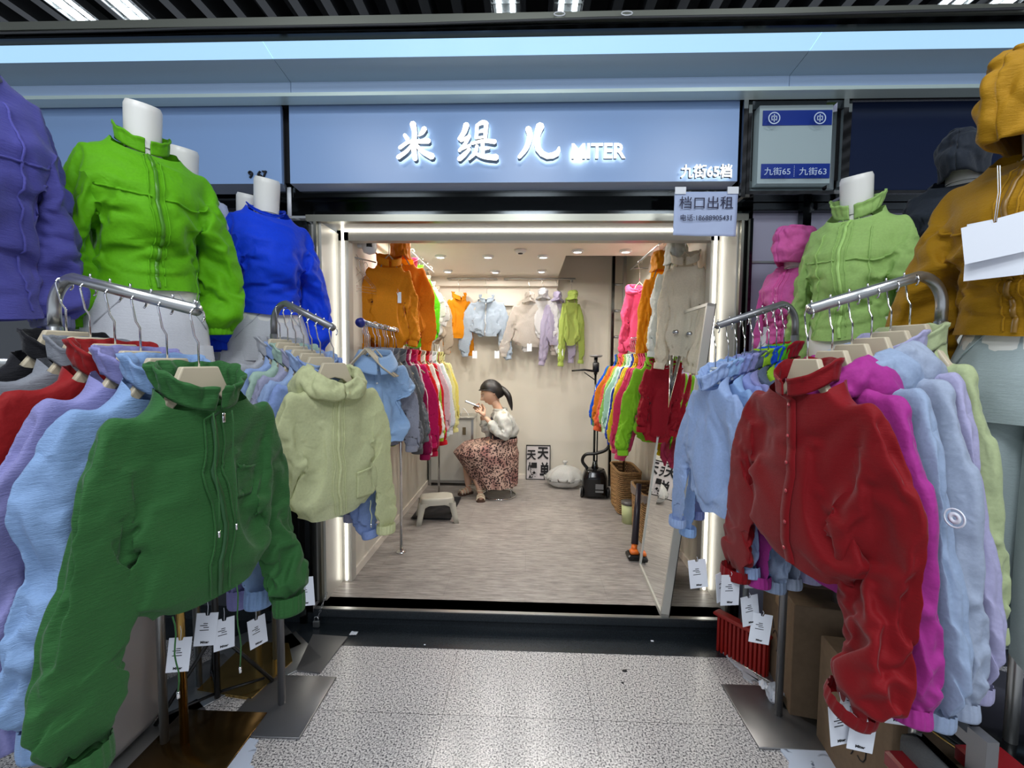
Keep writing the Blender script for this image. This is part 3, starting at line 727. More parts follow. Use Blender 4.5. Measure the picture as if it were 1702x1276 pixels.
# cable ties, cables on the rail
b = MB(); b.tube([atp(px, py, Y=1.85) for px, py in [(0, 55), (200, 51), (320, 47), (700, 40), (1000, 30), (1300, 25), (1702, 14)]], .005, 6); tag(b.build('cable', plain('grey_cable', (60, 62, 64), .5)), 'dark cable running along the steel rail above the light band', 'cable')
for px, py in ((930, 23), (1042, 22)):
    b = MB(); q = atp(px, py, Y=1.845); b.tube([q+V((.022*cos(a/10*2*pi), 0, .008*sin(a/10*2*pi))) for a in range(10)], .0025, 5, closed=True)
    tag(b.build('cable_loop', WHITEP), 'small white cable loop on the cream rail, %s one' % ('left' if px < 1000 else 'right'), 'cable loop')

# ---------------------------------------------------------------- main sign
SY = 2.15
p0 = atp(480, 172, Y=SY); p1 = atp(1230, 166, Y=SY); q0 = atp(480, 305, Y=SY)
def signbox(name, label, x0, x1, z0, z1, mat=SIGNB, y=SY, rtn=.05, cat='sign'):
    t = thing(name, label, cat, ((x0+x1)/2, y+.03, z0)); w2 = (x1-x0)/2; h = z1-z0
    b = MB(); b.bb(-w2, w2, -.03, -.012, 0, h); b.build('face_panel', mat, t, False)
    b = MB(); b.add([(-w2, -.03, 0), (w2, -.03, 0), (w2, -.03, h), (-w2, -.03, h), (-w2+rtn*.4, .05, -rtn*.4), (w2-rtn*.4, .05, -rtn*.4), (w2-rtn*.4, .05, h), (-w2+rtn*.4, .05, h)], [(0, 4, 5, 1), (1, 5, 6, 2), (3, 2, 6, 7), (0, 3, 7, 4), (4, 7, 6, 5)])
    b.build('sign_case', plain('sign_case_grey', (150, 160, 178), .4), t, False); return t
zS0, zS1 = q0.z, p0.z-.006
main = signbox('shop_sign', 'long blue grey shop sign with white lit calligraphy above the entrance', p0.x, p1.x, zS0, zS1)
LETF = plain('letter_white_light', (255, 254, 248), .4, emit=1.6)
LETB = plain('letter_back_light', (255, 250, 235), .4, emit=3.5)
LETS = plain('letter_steel_side', (120, 120, 118), .35, .6)
def zoompt(x, y): return atp(640+x/5.673, 190+y/5.673, Y=SY-.04)
def brush(pts, wd):
    P2 = spline([V((x, y, 0)) for x, y in pts], 10); n = len(P2)-1; L_, R_ = [], []
    for i, p in enumerate(P2):
        t = (P2[min(i+1, n)]-P2[max(i-1, 0)]).normalized(); nn = V((-t.y, t.x, 0)); k = i/n*(len(wd)-1); j = min(int(k), len(wd)-2); r = lerp(wd[j], wd[j+1], k-j)/2
        L_.append(p+nn*r); R_.append(p-nn*r)
    t0 = (P2[1]-P2[0]).normalized(); t1 = (P2[-1]-P2[-2]).normalized()
    cap0 = [P2[0]-t0*wd[0]*.35+V((-t0.y, t0.x, 0))*wd[0]*.22*s for s in (-1, 1)]; cap1 = [P2[-1]+t1*wd[-1]*.35+V((-t1.y, t1.x, 0))*wd[-1]*.22*s for s in (1, -1)]
    return L_+cap1+R_[::-1]+cap0
STR = {'left character': [([(185, 195), (215, 238)], (34, 40)), ([(372, 135), (350, 175), (318, 205)], (52, 42, 16)), ([(140, 318), (225, 262), (320, 258), (412, 252)], (36, 34, 40, 52)),
     ([(262, 88), (280, 180), (270, 300), (285, 425)], (58, 46, 50, 46)), ([(262, 280), (205, 350), (125, 408)], (26, 36, 44)), ([(285, 275), (350, 350), (445, 400)], (26, 42, 62))],
 'middle character': [([(768, 98), (745, 170), (700, 235)], (56, 48, 36)), ([(715, 250), (790, 215)], (30, 34)), ([(795, 205), (755, 280), (700, 345)], (36, 32, 30)), ([(705, 335), (800, 295)], (28, 30)), ([(798, 330), (745, 385), (700, 425)], (30, 44, 46)),
     ([(868, 115), (862, 225)], (32, 34)), ([(862, 110), (915, 82), (950, 85)], (26, 44, 46)), ([(955, 85), (945, 225)], (44, 34)), ([(870, 175), (940, 165)], (18, 18)), ([(855, 228), (945, 215)], (24, 24)),
     ([(820, 278), (930, 255), (1035, 262)], (28, 34, 46)), ([(920, 268), (925, 395)], (36, 34)), ([(925, 335), (980, 322)], (26, 26)), ([(868, 300), (850, 370), (792, 428)], (30, 34, 22)), ([(835, 365), (930, 405), (1050, 410)], (24, 40, 62))],
 'right character': [([(1350, 135), (1365, 210), (1330, 320), (1265, 405)], (58, 52, 46, 34)), ([(1465, 108), (1435, 200), (1445, 330), (1530, 395), (1620, 370), (1640, 312)], (78, 56, 56, 56, 56, 18))]}
def letters(b, name, t, zero):
    o = b.build(name, [LETS, LETF, LETB], t, False)
    return o
for nm, sts in STR.items():
    b = MB()
    for k, (pts, wd) in enumerate(sts):
        out = [zoompt(q_.x, q_.y) for q_ in brush(pts, wd)]; e = k*.0003
        out = [(p.x-main.location.x, p.z-main.location.z) for p in out]
        y0, y1 = SY-.042-e-main.location.y, SY-.016+e-main.location.y; n0 = len(b.f)
        b.prism(out, y0, y1, ms=(0, 2)); b.m[n0] = 1
    b.build('lit_letter', [LETS, LETF, LETB], main, False)
def lit_text(txt, px0, px1, py0, py1, bold, parent, spacing=1):
    a = atp(px0, py1, Y=SY-.03); c = atp(px1, py0, Y=SY-.03)
    b = text_mb(txt, .1, .006, bold, spacing); xs = [v[0] for v in b.v]; zs = [v[2] for v in b.v]
    sx = (c.x-a.x)/(max(xs)-min(xs)); sz = (c.z-a.z)/(max(zs)-min(zs)); ax = min(xs); az = min(zs)
    b.v = [((v[0]-ax)*sx+a.x-parent.location.x, (v[1])*1.3+SY-.025-parent.location.y, (v[2]-az)*sz+a.z-parent.location.z) for v in b.v]
    b.m = []
    ys = [v[1] for v in b.v]; lo, hi = min(ys), max(ys)
    for f in b.f:
        yy = [b.v[i][1] for i in f]
        b.m.append(1 if max(yy) < lo+.001 else 2 if min(yy) > hi-.001 else 0)
    return b.build('lit_letters', [LETS, LETF, LETB], parent, False)
lit_text('MITER', 950, 1040, 238, 264, .0022, main)
lit_text('九街65档', 1131, 1217, 273, 296, .0018, main)
# neighbour sign
a0 = atp(-300, 180, Y=SY); a1 = atp(466, 172, Y=SY); a2 = atp(466, 305, Y=SY)
nb = signbox('shop_sign', 'plain blue grey sign of the neighbouring shop reading 9 67', a0.x, a1.x, zS0, zS1)
for txt, px in (('9', 413), ('6', 428), ('7', 436)):
    fit_text(txt, px, px+7, 284, 296, SY-.006, nb, INK, .0, .005, 'digit')
b = MB(); 
q = atp(481, 318, Y=2.2); b.bb(q.x-.012, q.x+.008, 2.2, 2.204, q.z-.12, q.z+.02); tag(b.build('plastic_strip', WHITEP), 'narrow white strip hanging between the two blue grey signs', 'strip')
# directory sign in a steel frame
f0 = atp(1246, 155, Y=SY); f1 = atp(1402, 322, Y=SY)
dr = thing('directory_sign', 'square street directory light sign with blue bands in a steel frame', 'sign', ((f0.x+f1.x)/2, SY+.03, f1.z))
W2 = (f1.x-f0.x)/2; HH = f0.z-f1.z; cx = dr.location.x
def frame(b, w2, h, y0, y1, t, inset=.03):
    # stepped picture-frame with an inward slope
    o = [(-w2, y0, 0), (w2, y0, 0), (w2, y0, h), (-w2, y0, h)]; m_ = [(-w2+t*.35, y0, t*.35), (w2-t*.35, y0, t*.35), (w2-t*.35, y0, h-t*.35), (-w2+t*.35, y0, h-t*.35)]; i_ = [(-w2+t, y1, t), (w2-t, y1, t), (w2-t, y1, h-t), (-w2+t, y1, h-t)]; k_ = [(x, y1+.05, z) for x, y, z in o]
    b.add(o+m_+i_+k_, [(k, (k+1) % 4, 4+(k+1) % 4, 4+k) for k in range(4)]+[(4+k, 4+(k+1) % 4, 8+(k+1) % 4, 8+k) for k in range(4)]+[(k, 12+k, 12+(k+1) % 4, (k+1) % 4) for k in range(4)])
b = MB(); frame(b, W2, HH, -.03, .02, .045); b.build('steel_frame', CHROME, dr, False)
g0 = atp(1258, 172, Y=SY); g1 = atp(1385, 306, Y=SY)
def loc(b, y0, y1, px0, px1, py0, py1, par, Y=SY, mi=0):
    a = atp(px0, py1, Y=Y); c = atp(px1, py0, Y=Y); p = par.location
    return b.bb(a.x-p.x, c.x-p.x, y0, y1, a.z-p.z, c.z-p.z, mi)
b = MB(); loc(b, -.03, .03, 1258, 1385, 174, 305, dr); b.build('face_panel', plain('pale_green_grey_panel', (168, 184, 186), .25), dr, False)
BLUE = plain('deep_blue_print', (24, 52, 140), .3)
b = MB(); loc(b, -.033, -.03, 1267, 1383, 183, 209, dr); b.build('blue_band', BLUE, dr, False); b = MB(); loc(b, -.033, -.03, 1264, 1379, 272, 297, dr); b.build('blue_band', BLUE, dr, False)
WI = plain('pale_lettering', (190, 205, 225), .5)
for px in (1287, 1363):
    c = atp(px, 196, Y=SY-.035)-dr.location; b = MB()
    for r0, r1 in ((.027, .022),):
        b.add([c+V((cos(k*pi/16)*r, 0, sin(k*pi/16)*r)) for r in (r0, r1) for k in range(32)], [(k, (k+1) % 32, 32+(k+1) % 32, 32+k) for k in range(32)])
    for x0, x1, z0, z1 in ((-.002, .002, -.017, .017), (-.013, .013, .006, .010), (-.013, .013, -.010, -.006), (-.013, -.009, -.008, .008), (.009, .013, -.008, .008)):
        b.bb(c.x+x0, c.x+x1, c.y-.0005, c.y+.0005, c.z+z0, c.z+z1)
    b.build('emblem', WI, dr, False)
def ptxt(txt, px, py, size, par, mat, Y, bold=0, name='lettering', M=None, extr=.0006):
    c = atp(px, py, Y=Y)-par.location; b = text_mb(txt, size, extr, bold); shift(b, c, M); return b.build(name, mat, par, False)
fit_text('九街65', 1270, 1314, 278, 291, SY-.036, dr, WI); fit_text('九街63', 1328, 1374, 278, 291, SY-.036, dr, WI)
b = MB(); c = atp(1320, 285, Y=SY-.036)-dr.location
for k in range(7): b.bb(c.x-.0012, c.x+.0012, c.y, c.y+.001, c.z-.022+k*.0075, c.z-.019+k*.0075)
b.build('dotted_line', WI, dr, False)
# right dark panel
f0 = atp(1412, 155, Y=SY); f1 = atp(1900, 322, Y=SY)
dp = thing('dark_sign', 'unlit navy sign panel in a steel frame behind the mustard hood', 'sign', ((f0.x+f1.x)/2, SY+.03, dr.location.z))
b = MB(); frame(b, (f1.x-f0.x)/2, HH, -.03, .02, .045); b.build('steel_frame', CHROME, dp, False)
b = MB(); w2 = (f1.x-f0.x)/2; b.bb(-w2+.03, w2-.03, -.005, .03, .03, HH-.03); b.build('face_panel', NAVY, dp, False)
b = MB(); b.bb(f0.x-.035, f0.x-.012, SY-.02, SY+.05, dr.location.z-.02, zf0); a = atp(1237, 200, Y=SY).x; b.bb(a-.012, a+.008, SY-.02, SY+.05, dr.location.z-.02, zf0); struct('trim_15', b, CHROME, 'polished steel mullions between the signs')
# to-let notice
a = atp(1122, 318, Y=2.12); c = atp(1225, 390, Y=2.12)
nt_ = thing('paper_notice', 'white paper stall to-let notice taped under the sign', 'notice', ((a.x+c.x)/2, 2.125, c.z))
W2 = (c.x-a.x)/2; H_ = a.z-c.z
b = MB(); b.grid(lambda i, j: V((lerp(-W2, W2, i)-.006*(1-j)*(1 if i > .5 else .4), .006*sin(i*5)*(1-j)+.002*nz(V((i*6, j*6, 0))), H_*j-.008*i*(1-j))), 20, 16); b.build('paper', plain('notice_paper', (176, 190, 222), .6), nt_, sol=.0008)
fit_text('档口出租', 1129, 1219, 326, 347, 2.116, nt_, plain('navy_ink', (26, 26, 60), .6))
fit_text('电话:18688905431', 1131, 1216, 356, 367, 2.116, nt_, plain('navy_ink', (26, 26, 60), .6))
b = MB(); b.bb(-W2+.0, -W2+.05, -.006, -.003, H_-.012, H_+.02); b.bb(W2-.05, W2, -.006, -.003, H_-.012, H_+.02); b.build('tape', WHITEP, nt_, False)

# ---------------------------------------------------------------- shop lamps
def downlight(p, lab, power=3.2):
    t = thing('downlight', 'small round ceiling downlight, '+lab, 'ceiling light', (p.x, p.y, ZC), 0, 'downlights in the shop ceiling')
    b = MB(); b.lathe([(.048, 0), (.05, -.012), (.034, -.02), (.032, -.012)], n=20, cap=False); b.build('rim', WHITEP, t)
    b = MB(); b.lathe([(.034, -.014), (.0, -.0141)], n=20, cap=False); b.build('lens', WHITEL, t)
    area('downlight_lamp', (p.x, p.y, ZC-.025), .07, .07, power, (1, .95, .875), shape='DISK')
LAB = ['front left near the orange coats', 'front centre', 'front right', 'second row, beside the camera dome side', 'second row, middle', 'second row right of middle', 'second row by the ceiling cut-out', 'last row left', 'last row middle', 'last row right', 'by the right wall above the mirror']
pts = [(700, 396), (802, 396), (910, 396), (732, 428), (811, 428), (903, 428), (960, 419), (744, 452), (823, 453), (900, 452), (1040, 419)]
LABS = ['front row far left', 'front row left of centre', 'front row right of centre', 'second row first from left', 'second row second from left', 'second row third from left', 'just before the ceiling cut-out', 'back row left', 'back row middle', 'back row right', 'near the right wall by the cut-out']
for p, l in zip(pts, LABS):
    q = atp(p[0], p[1], Z=ZC-.015); q.y = min(q.y, 4.50)
    downlight(q, l, 3.7 if q.y < 4.3 else 2.1)
p = atp(865, 415, Z=ZC); t = thing('smoke_detector', 'small white smoke detector on the shop ceiling', 'detector', (p.x, p.y, ZC)); b = MB(); b.lathe([(.05, 0), (.05, -.012), (.03, -.028), (.0, -.03)], n=20); b.build('housing', WHITEP, t); b = MB(); b.lathe([(.022, -.026), (.018, -.034), (0, -.035)], n=14); b.build('sensor', BLACKP, t)
p = atp(614, 409, Y=2.72); t = thing('security_camera', 'white security camera with black oval lens near the ceiling at left', 'camera', p)
b = MB(); b.lathe([(.0, .05), (.025, .045), (.042, .02), (.045, -.01), (.035, -.04), (.0, -.052)], n=24); b.bb(-.12, -.0, -.02, .02, -.01, .015); b.build('housing', WHITEP, t); b = MB(); b.tube([(.012, -.034, -.014), (.012, -.034, .014)], .018, 14); b.build('lens', BLACKP, t)
# ---------------------------------------------------------------- display racks outside
def stand(label, post, end, ztop, plate=True, cross=None, r=.0125, mat=STEEL, pins=0, group=None):
    px_, py_ = post; e = V(end); t = thing('display_stand', label, 'clothes stand', (px_, py_, 0), 0, group); o = V((px_, py_, 0))
    d = V((e.x-px_, e.y-py_, 0)); L = d.length; d.normalize(); sl = (e.z-ztop)/L
    b = MB(); b.tube([(0, 0, .006), (0, 0, ztop-.12)], r+.002, 14); b.build('post', mat, t)
    arc = [V((0, 0, ztop-.12))]+[V((d.x*.07*(1-cos(a)), d.y*.07*(1-cos(a)), ztop-.08+.075*sin(a)-.0*a)) for a in [i*pi/2/8 for i in range(9)]]+[e-o]
    arc[-2].z = ztop-.004
    b = MB(); b.tube(arc, r, 14); b.build('arm', mat, t)
    for k in range(pins):
        q = (o+arc[-2]-o).lerp(e-o, (k+.9)/pins)-V((0, 0, 0)); b = MB(); b.cyl(q+V((0, 0, r*.8)), q+V((0, 0, r+.008)), .0025, 8); b.build('stop_pin', CHROME, t)
    if plate:
        b = MB(); b.bev((0, 0, .004), (.315, .32, .008), .002); b.build('base_plate', mat, t)
    if cross:
        b = MB(); b.tube([V(cross[0])-o, V(cross[1])-o], r*.9, 12); b.build('crossbar', mat, t)
    return t
DPL = plain('dull_steel_plate', (132, 132, 134), .36, .75)
eA, sA = V((-.735, .965, 1.523)), V((-1.13, 1.05, 1.605))
stand('steel display stand with sloping arm carrying the dark green jacket', (-1.17, 1.06), eA, 1.61, True, (V((-1.17, 1.06, 1.40)), V((-2.2, 1.10, 1.40))), .0135, STEEL, 6)
eB, sB = V((.712, 1.155, 1.553)), V((1.0, 1.20, 1.645))
stand('steel display stand with sloping arm carrying the dark red jacket', (1.09, 1.215), eB, 1.65, True, None, .0135, STEEL, 6)
eC, sC = V((-.70, 1.575, 1.527)), V((-.955, 1.68, 1.615))
stand('steel display stand with sloping arm carrying the pale yellow jacket', (-.99, 1.70), eC, 1.63, True, None, .0125, DPL, 6)
eD, sD = V((.672, 1.61, 1.545)), V((.96, 1.70, 1.624))
stand('steel display stand with sloping arm carrying clipped jackets at right', (1.02, 1.735), eD, 1.64, True, None, .0125, DPL, 6)

def cut(i, n, a, c): return a.lerp(c, min(1, i/max(1, n-1)))
def addtag(g, wp, **k):
    p = Matrix.Rotation(-g.rotation_euler.z, 3, 'Z') @ (V(wp)-g.location); k['yaw'] = k.get('yaw', 0)*.6-g.rotation_euler.z; return swing_tag(g, p, **k)
GREEN = cloth('forest_green_weave', (46, 96, 48), 'weave', trans=.12)
H0 = .158
# --- left front stand (six garments), from the aisle end inwards
GA = 'jackets on the left front stand'; GH = 'beige hangers on the left front stand'
def on(a, c, i, n, H=H0): q = cut(i, n, a, c); return (q.x, q.y, q.z-H-.0125)
RZ = radians(76)
gA0 = garment('jacket', 'dark green cropped zip jacket with chest pocket and ruffled collar on left front stand', 'jacket', on(eA, sA, 0, 6), RZ, GREEN, GA, res=1.9, sw=.20, L=.50, seed=3, A=.013,
    collar='ruffle', nw=.082, fd=.055, zipper=.0, zmat=plain('green_zip', (30, 74, 36), .4), pocket=(.42, .92, .34, .50), pose=1, slen=.60, sr=1.14, sout=.085,
    cords=[(-.22, .03, .26), (.28, .03, .26), (-.5, .985, .16), (.2, .985, .20)], cufflen=.05, blouse=.02,
    hang=(H0, 'beige', 'beige hanger at the free end of the left front arm, holding the dark green jacket', GH))
specs = [('light blue puff-sleeved jacket directly behind the dark green one', (130, 160, 202), 'weave', 'ruffle', 12),
         ('lavender cotton jacket with wide gathered cuffs between red and light blue jackets', (136, 136, 188), 'weave', 'ruffle', 7),
         ('dark red jacket squeezed between grey and lavender jackets on left stand', (140, 22, 24), 'crinkle', 'ruffle', 9),
         ('grey jacket behind the dark red one on left stand', (128, 132, 140), 'weave', 'stand', 15),
         ('black collared top at the post end of left front stand', (14, 14, 20), 'weave', 'stand', 11)]
for i, (lab, c, k, cl, sd) in enumerate(specs):
    g = garment('jacket', lab, 'jacket', on(eA, sA, i+1.15, 6.15), RZ+radians([0, 3, 0, 2, -2][i]), cloth(lab[:12], c, k, trans=.15), GA, res=1.25 if i < 2 else .9, sw=[.205, .205, .21, .21, .20][i], L=.52, seed=sd, A=.013, collar=cl, lim=.036, slen=[.64, .62, .60, .58, .55][i], sr=[1.05, 1.1, 1, 1, .95][i], sout=[.07, .10, .09, .09, .05][i],
        cufflen=.055, hang=(H0, 'beige', 'beige hanger on the left front arm holding the ' + ['light blue jacket', 'lavender jacket', 'dark red jacket', 'grey jacket', 'black top'][i], GH))
    if i < 3:
        for (px, py, Y) in [[(300, 1040, 1.06), (345, 1000, 1.12)], [(372, 1010, 1.18)], [(425, 1010, 1.25)]][i]:
            addtag(g, atp(px, py, Y=Y), yaw=.6+i*.5, tilt=.12-.1*i, size=(.05, .09), drop=.03)
# --- right front stand
GB = 'jackets on the right front stand'; GHB = 'beige hangers on the right front stand'
RED = cloth('dark_red_cotton', (124, 8, 18), 'weave', trans=.1, bs=.5)
RB = radians(-86)
garment('jacket', 'dark red buttoned blouse jacket with a long drooping sleeve on right front stand', 'jacket', on(eB, sB, 0, 6), RB, RED, GB, res=1.8, sw=.225, L=.50, seed=21, A=.014, collar='stand', nw=.085, fd=.085, placket=True, seams=False,
    btn=plain('red_button', (160, 40, 50), .3), gather=False, flare=.03, dip=-.02, slen=.60, sr=1.35,
    sway=(.03, -.05), drop=(0, .09), pose=1,
    hang=(H0, 'beige', 'beige hanger at the free end of the right front arm, holding the dark red jacket', GHB))
specs = [('magenta jacket with stand collar directly behind the dark red one', (166, 50, 140), 'crinkle', 'hood_down', 5, .64),
         ('pale blue hooded jacket behind the magenta one, left of two', (150, 168, 196), 'crinkle', 'hood_down', 13, .70),
         ('grey blue crinkled hooded jacket with a round sleeve emblem on right front stand', (158, 170, 192), 'crinkle', 'hood_down', 17, .68),
         ('pale lilac hooded jacket next to the cream one on right front stand', (168, 166, 200), 'crinkle', 'stand', 19, .70),
         ('pale greenish cream jacket at the post end of right front stand', (172, 184, 140), 'crinkle', 'stand', 23, .58)]
for i, (lab, c, k, cl, sd, sl_) in enumerate(specs):
    g = garment('jacket', lab, 'jacket', on(eB, sB, i+1.25, 6.3), RB+radians([3, 5, 6, 6, 8][i]), cloth('rf_'+lab[:10], c, k, trans=.15), GB, res=1.35 if i < 4 else 1, sw=[.205, .20, .195, .18, .155][i], L=.58, seed=sd, A=.015, collar=cl, slen=sl_, sr=1.05, lim=.030, sout=.08, patch=(.27, -.075, -.33) if i == 2 else None, hood=.9,
        hang=(H0, 'beige', 'beige hanger on the right front arm holding the ' + ['magenta jacket', 'pale blue hooded jacket', 'grey blue emblem jacket', 'pale lilac jacket', 'greenish cream jacket'][i], GHB))
    for (px, py, Y) in [[(1395, 1150, .98), (1440, 1160, .97)], [(1425, 1120, 1.0), (1500, 1115, .98)], [(1485, 1110, 1.02)], [], []][i]:
        addtag(g, atp(px, py, Y=Y), yaw=random.Random(px).uniform(-.5, .6)-.0, tilt=random.Random(px+1).uniform(-.15, .15), size=(.052, .095))
# --- left second stand
GC = 'jackets on the left second stand'; GHC = 'beige hangers on the left second stand'
YEL = cloth('sheer_pale_yellow', (210, 214, 168), 'crinkle', alpha=.93, trans=.35)
RC = radians(55)
gY = garment('jacket', 'sheer pale yellow hooded zip jacket with patch pocket on left second stand', 'jacket', on(eC, sC, 0, 7), RC, YEL, GC, res=1.5, lim=.042, sw=.185, L=.53, seed=31, A=.014, collar='hood_down', nw=.075, fd=.13, zipper=0, zmat=YEL, ruch=[-.10, .10], yoke=False, pocket=(.35, 1.0, .68, .9),
    slen=.58, sr=.98, sout=.07, cords=[(.8, .98, .09)], hang=(H0, 'beige', 'beige hanger at the free end of the left second arm, holding the pale yellow jacket', GHC))
addtag(gY, atp(505, 955, Y=1.43), yaw=.2, tilt=-.05, size=(.06, .10), drop=.008)
specs = [('smoky blue jacket tucked behind the pale yellow one', (128, 150, 200)), ('powder blue jacket second behind the pale yellow one', (146, 168, 206)), ('lilac grey jacket in the middle of the left second stand', (154, 156, 182)),
         ('pale mint jacket in the left second stand', (160, 186, 172)), ('sky blue jacket near the post of the left second stand', (142, 164, 208)), ('silver grey jacket at the post end of the left second stand', (168, 170, 176))]
for i, (lab, c) in enumerate(specs):
    garment('jacket', lab, 'jacket', on(eC, sC, i+1.55, 7.55), RC+radians(i*1.5), cloth('lc_'+lab[:9], c, 'crinkle', trans=.2), GC, res=.8, lim=.021, sy=.45, sw=.175, L=.51, seed=41+i, A=.013, collar='ruffle' if i % 2 else 'stand', slen=.60, sr=1, sout=.06,
        hang=(H0, 'beige', 'beige hanger on the left second arm holding the ' + lab.split(' jacket')[0]+' jacket', GHC))
# --- right second stand, small clip hangers
GD = 'jackets on the right second stand'; GHD = 'clear clip hangers on the right second stand'
specs = [('very pale blue jacket at the aisle end of the right second stand', (160, 184, 226), .66), ('pale sky blue jacket second in the right second stand', (148, 182, 228), .66), ('periwinkle jacket third in the right second stand', (142, 156, 214), .6),
         ('lilac blue jacket fourth in the right second stand', (146, 148, 200), .6), ('slate grey jacket in the right second stand', (92, 104, 128), .55), ('yellow green jacket in the right second stand', (150, 196, 44), .55),
         ('royal blue jacket in the right second stand', (24, 84, 214), .55), ('bright green jacket in the right second stand', (84, 176, 30), .55), ('crimson jacket at the post end of the right second stand', (150, 14, 34), .55)]
for i, (lab, c, sl_) in enumerate(specs):
    g = garment('jacket', lab, 'jacket', on(eD, sD, i+(.5 if i else 0), 9.5, .17), radians(-76), cloth('rd_'+lab[:9], c, 'crinkle', trans=.2), GD, res=1 if i < 3 else .7, lim=.036 if i == 0 else .018, sy=.5, sw=.135, slope=.62, nw=.03, nt=.03, fd=.02, L=.52, W=[(0, .135), (.15, .15), (.5, .18), (1, .19)], seed=51+i, A=.014, collar='ruffle', slen=sl_-.05, sr=.95, sout=.11,
        hang=(.17, 'clip', 'clear clip hanger on the right second arm, holding the ' + lab.split(' jacket')[0]+' jacket', GHD))
    if i in (0, 1, 2):
        for (px, py, Y) in [[(1158, 925, 1.5)], [(1200, 945, 1.45), (1215, 950, 1.4)], [(1255, 925, 1.5), (1245, 985, 1.42), (1268, 1015, 1.42)]][i]:
            addtag(g, atp(px, py, Y=Y), yaw=random.Random(px).uniform(-.3, .9) if i else .1, tilt=random.Random(px+1).uniform(-.2, .2), size=(.062, .10), drop=.01)

# ---------------------------------------------------------------- dressed mannequins
def dressed(what, label, cat, loc, rz, col, kind, sw=.20, T=.115, res=1.2, L=.5, man=None, trouser=None, **k):
    sw -= .025; k['slen'] = k.pop('alen', .56); k['sout'] = k.pop('aout', .05)-.01; mt = k.pop('mat_', None) or cloth('dr_'+label[:14], col, kind, trans=k.pop('trans', .15), alpha=k.pop('alpha', 1))
    garment(what, label, cat, loc, rz, mt, None, res=res, sw=sw, nw=.07, L=L, bust=.02, **k)
    if man: mannequin(man, loc, rz, neck=k.get('neck', .12))
    if trouser:
        q = (loc[0], loc[1], loc[2]-L+.13); trousers(trouser[0], q, rz, cloth('trouser_'+trouser[0][:8], trouser[1], 'weave', trans=.08, bs=.6), seed=int(abs(loc[0])*50), L=trouser[2])
LIME = (98, 176, 14)
zN = atp(250, 240, Y=1.5).z-.015
dressed('jacket', 'lime green zip jacket with gathered sleeves on white mannequin at left', 'jacket', (-1.315, 1.50, zN+.02), radians(55), LIME, 'crinkle', sw=.205, L=.58, seed=61, A=.013, collar='stand', fd=.05, zipper=0, zmat=plain('lime_zip', (70, 130, 20), .4), yoke=True, res=1.5, sr=1.1, ruchsl=True,
        cords=[(1.2, .98, .10)], man='white mannequin wearing the lime green jacket', trouser=('white trousers on the mannequin under the lime green jacket', (206, 208, 214), .86))
dressed('shirt', 'royal blue blouse with gathered V neck on white mannequin at left', 'blouse', (-1.165, 1.96, atp(452, 345, Y=1.96).z), radians(50), (14, 66, 222), 'crinkle', sw=.19, L=.55, seed=62, A=.013, collar='crew', fd=.09, ruch=[-.02, .12], res=1.15, sr=1.05, aout=.06,
        man='white mannequin wearing the royal blue blouse', trouser=('white trousers under the royal blue blouse', (198, 200, 205), .8))
dressed('blouse', 'white blouse on mannequin half hidden behind the lime green jacket', 'blouse', (-1.40, 1.78, 2.13), radians(55), (196, 204, 222), 'crinkle', sw=.19, L=.6, seed=63, res=.8, collar='shirt', sr=1, man='white mannequin hidden behind the lime green jacket')
dressed('blouse', 'white blouse on mannequin behind the royal blue one', 'blouse', (-1.31, 2.06, 2.05), radians(48), (200, 206, 222), 'crinkle', sw=.17, L=.6, seed=64, res=.8, collar='crew', sr=1, man='white mannequin with bare neck left of the royal blue blouse')
dressed('shirt', 'purple blue long shirt with turned collar at the far left edge', 'shirt', (-1.445, 1.06, 2.19), radians(70), (84, 84, 164), 'weave', sw=.23, T=.13, L=.78, seed=65, res=1.5, collar='shirt', mat2=cloth('grey_violet_collar', (112, 116, 150), 'weave'), yoke=True, seams=True, gather=False, sr=1.15, alen=.62, aout=.0, man='mannequin wearing the purple blue shirt at the far left')
# right side
dressed('jacket', 'mustard yellow hooded jacket with white swing tag on mannequin at the right edge', 'jacket', (1.24, 1.12, 1.955), radians(-72), (166, 122, 14), 'weave', sw=.215, T=.12, L=.54, seed=71, A=.014, collar='hood_up', hood=1.12, zipper=0, zmat=plain('mustard_zip', (120, 86, 14), .4), yoke=True, res=1.7, sr=1.15, aout=.07,
        cords=[(-.45, .02, .07), (.45, .02, .07)], trouser=('white linen trousers under the mustard jacket', (168, 182, 184), .84), man='mannequin wearing the mustard jacket')
mj = [o for o in COL.objects if o.get('label', '').startswith('mustard yellow')][0]
BT = plain('blank_card_bluish', (188, 204, 232), .5)
q = atp(1634, 372, Y=1.0); q.x = mj.location.x-.19; q = atp(1634, 366, X=1.04)
swing_tag(mj, Matrix.Rotation(-mj.rotation_euler.z, 3, 'Z') @ (atp(1662, 275, X=1.035)-mj.location), size=(.095, .13), yaw=radians(10), tilt=.0, drop=.115, printed=False)
swing_tag(mj, Matrix.Rotation(-mj.rotation_euler.z, 3, 'Z') @ (atp(1658, 275, X=1.02)-mj.location), size=(.105, .085), yaw=radians(14), tilt=-.12, drop=.115, printed=False)
dressed('jacket', 'pale lime green zip jacket on white headless mannequin at right', 'jacket', (1.25, 1.77, atp(1415, 335, Y=1.75).z-.02), radians(-50), (170, 206, 122), 'crinkle', sw=.185, L=.58, seed=72, A=.013, collar='ruffle', zipper=0, zmat=plain('pale_lime', (160, 200, 110), .5), yoke=True, seams=True, res=1.3, aout=.05, trans=.3,
        cords=[(-.3, .02, .14), (.3, .02, .14)], man='white mannequin wearing the pale lime jacket')
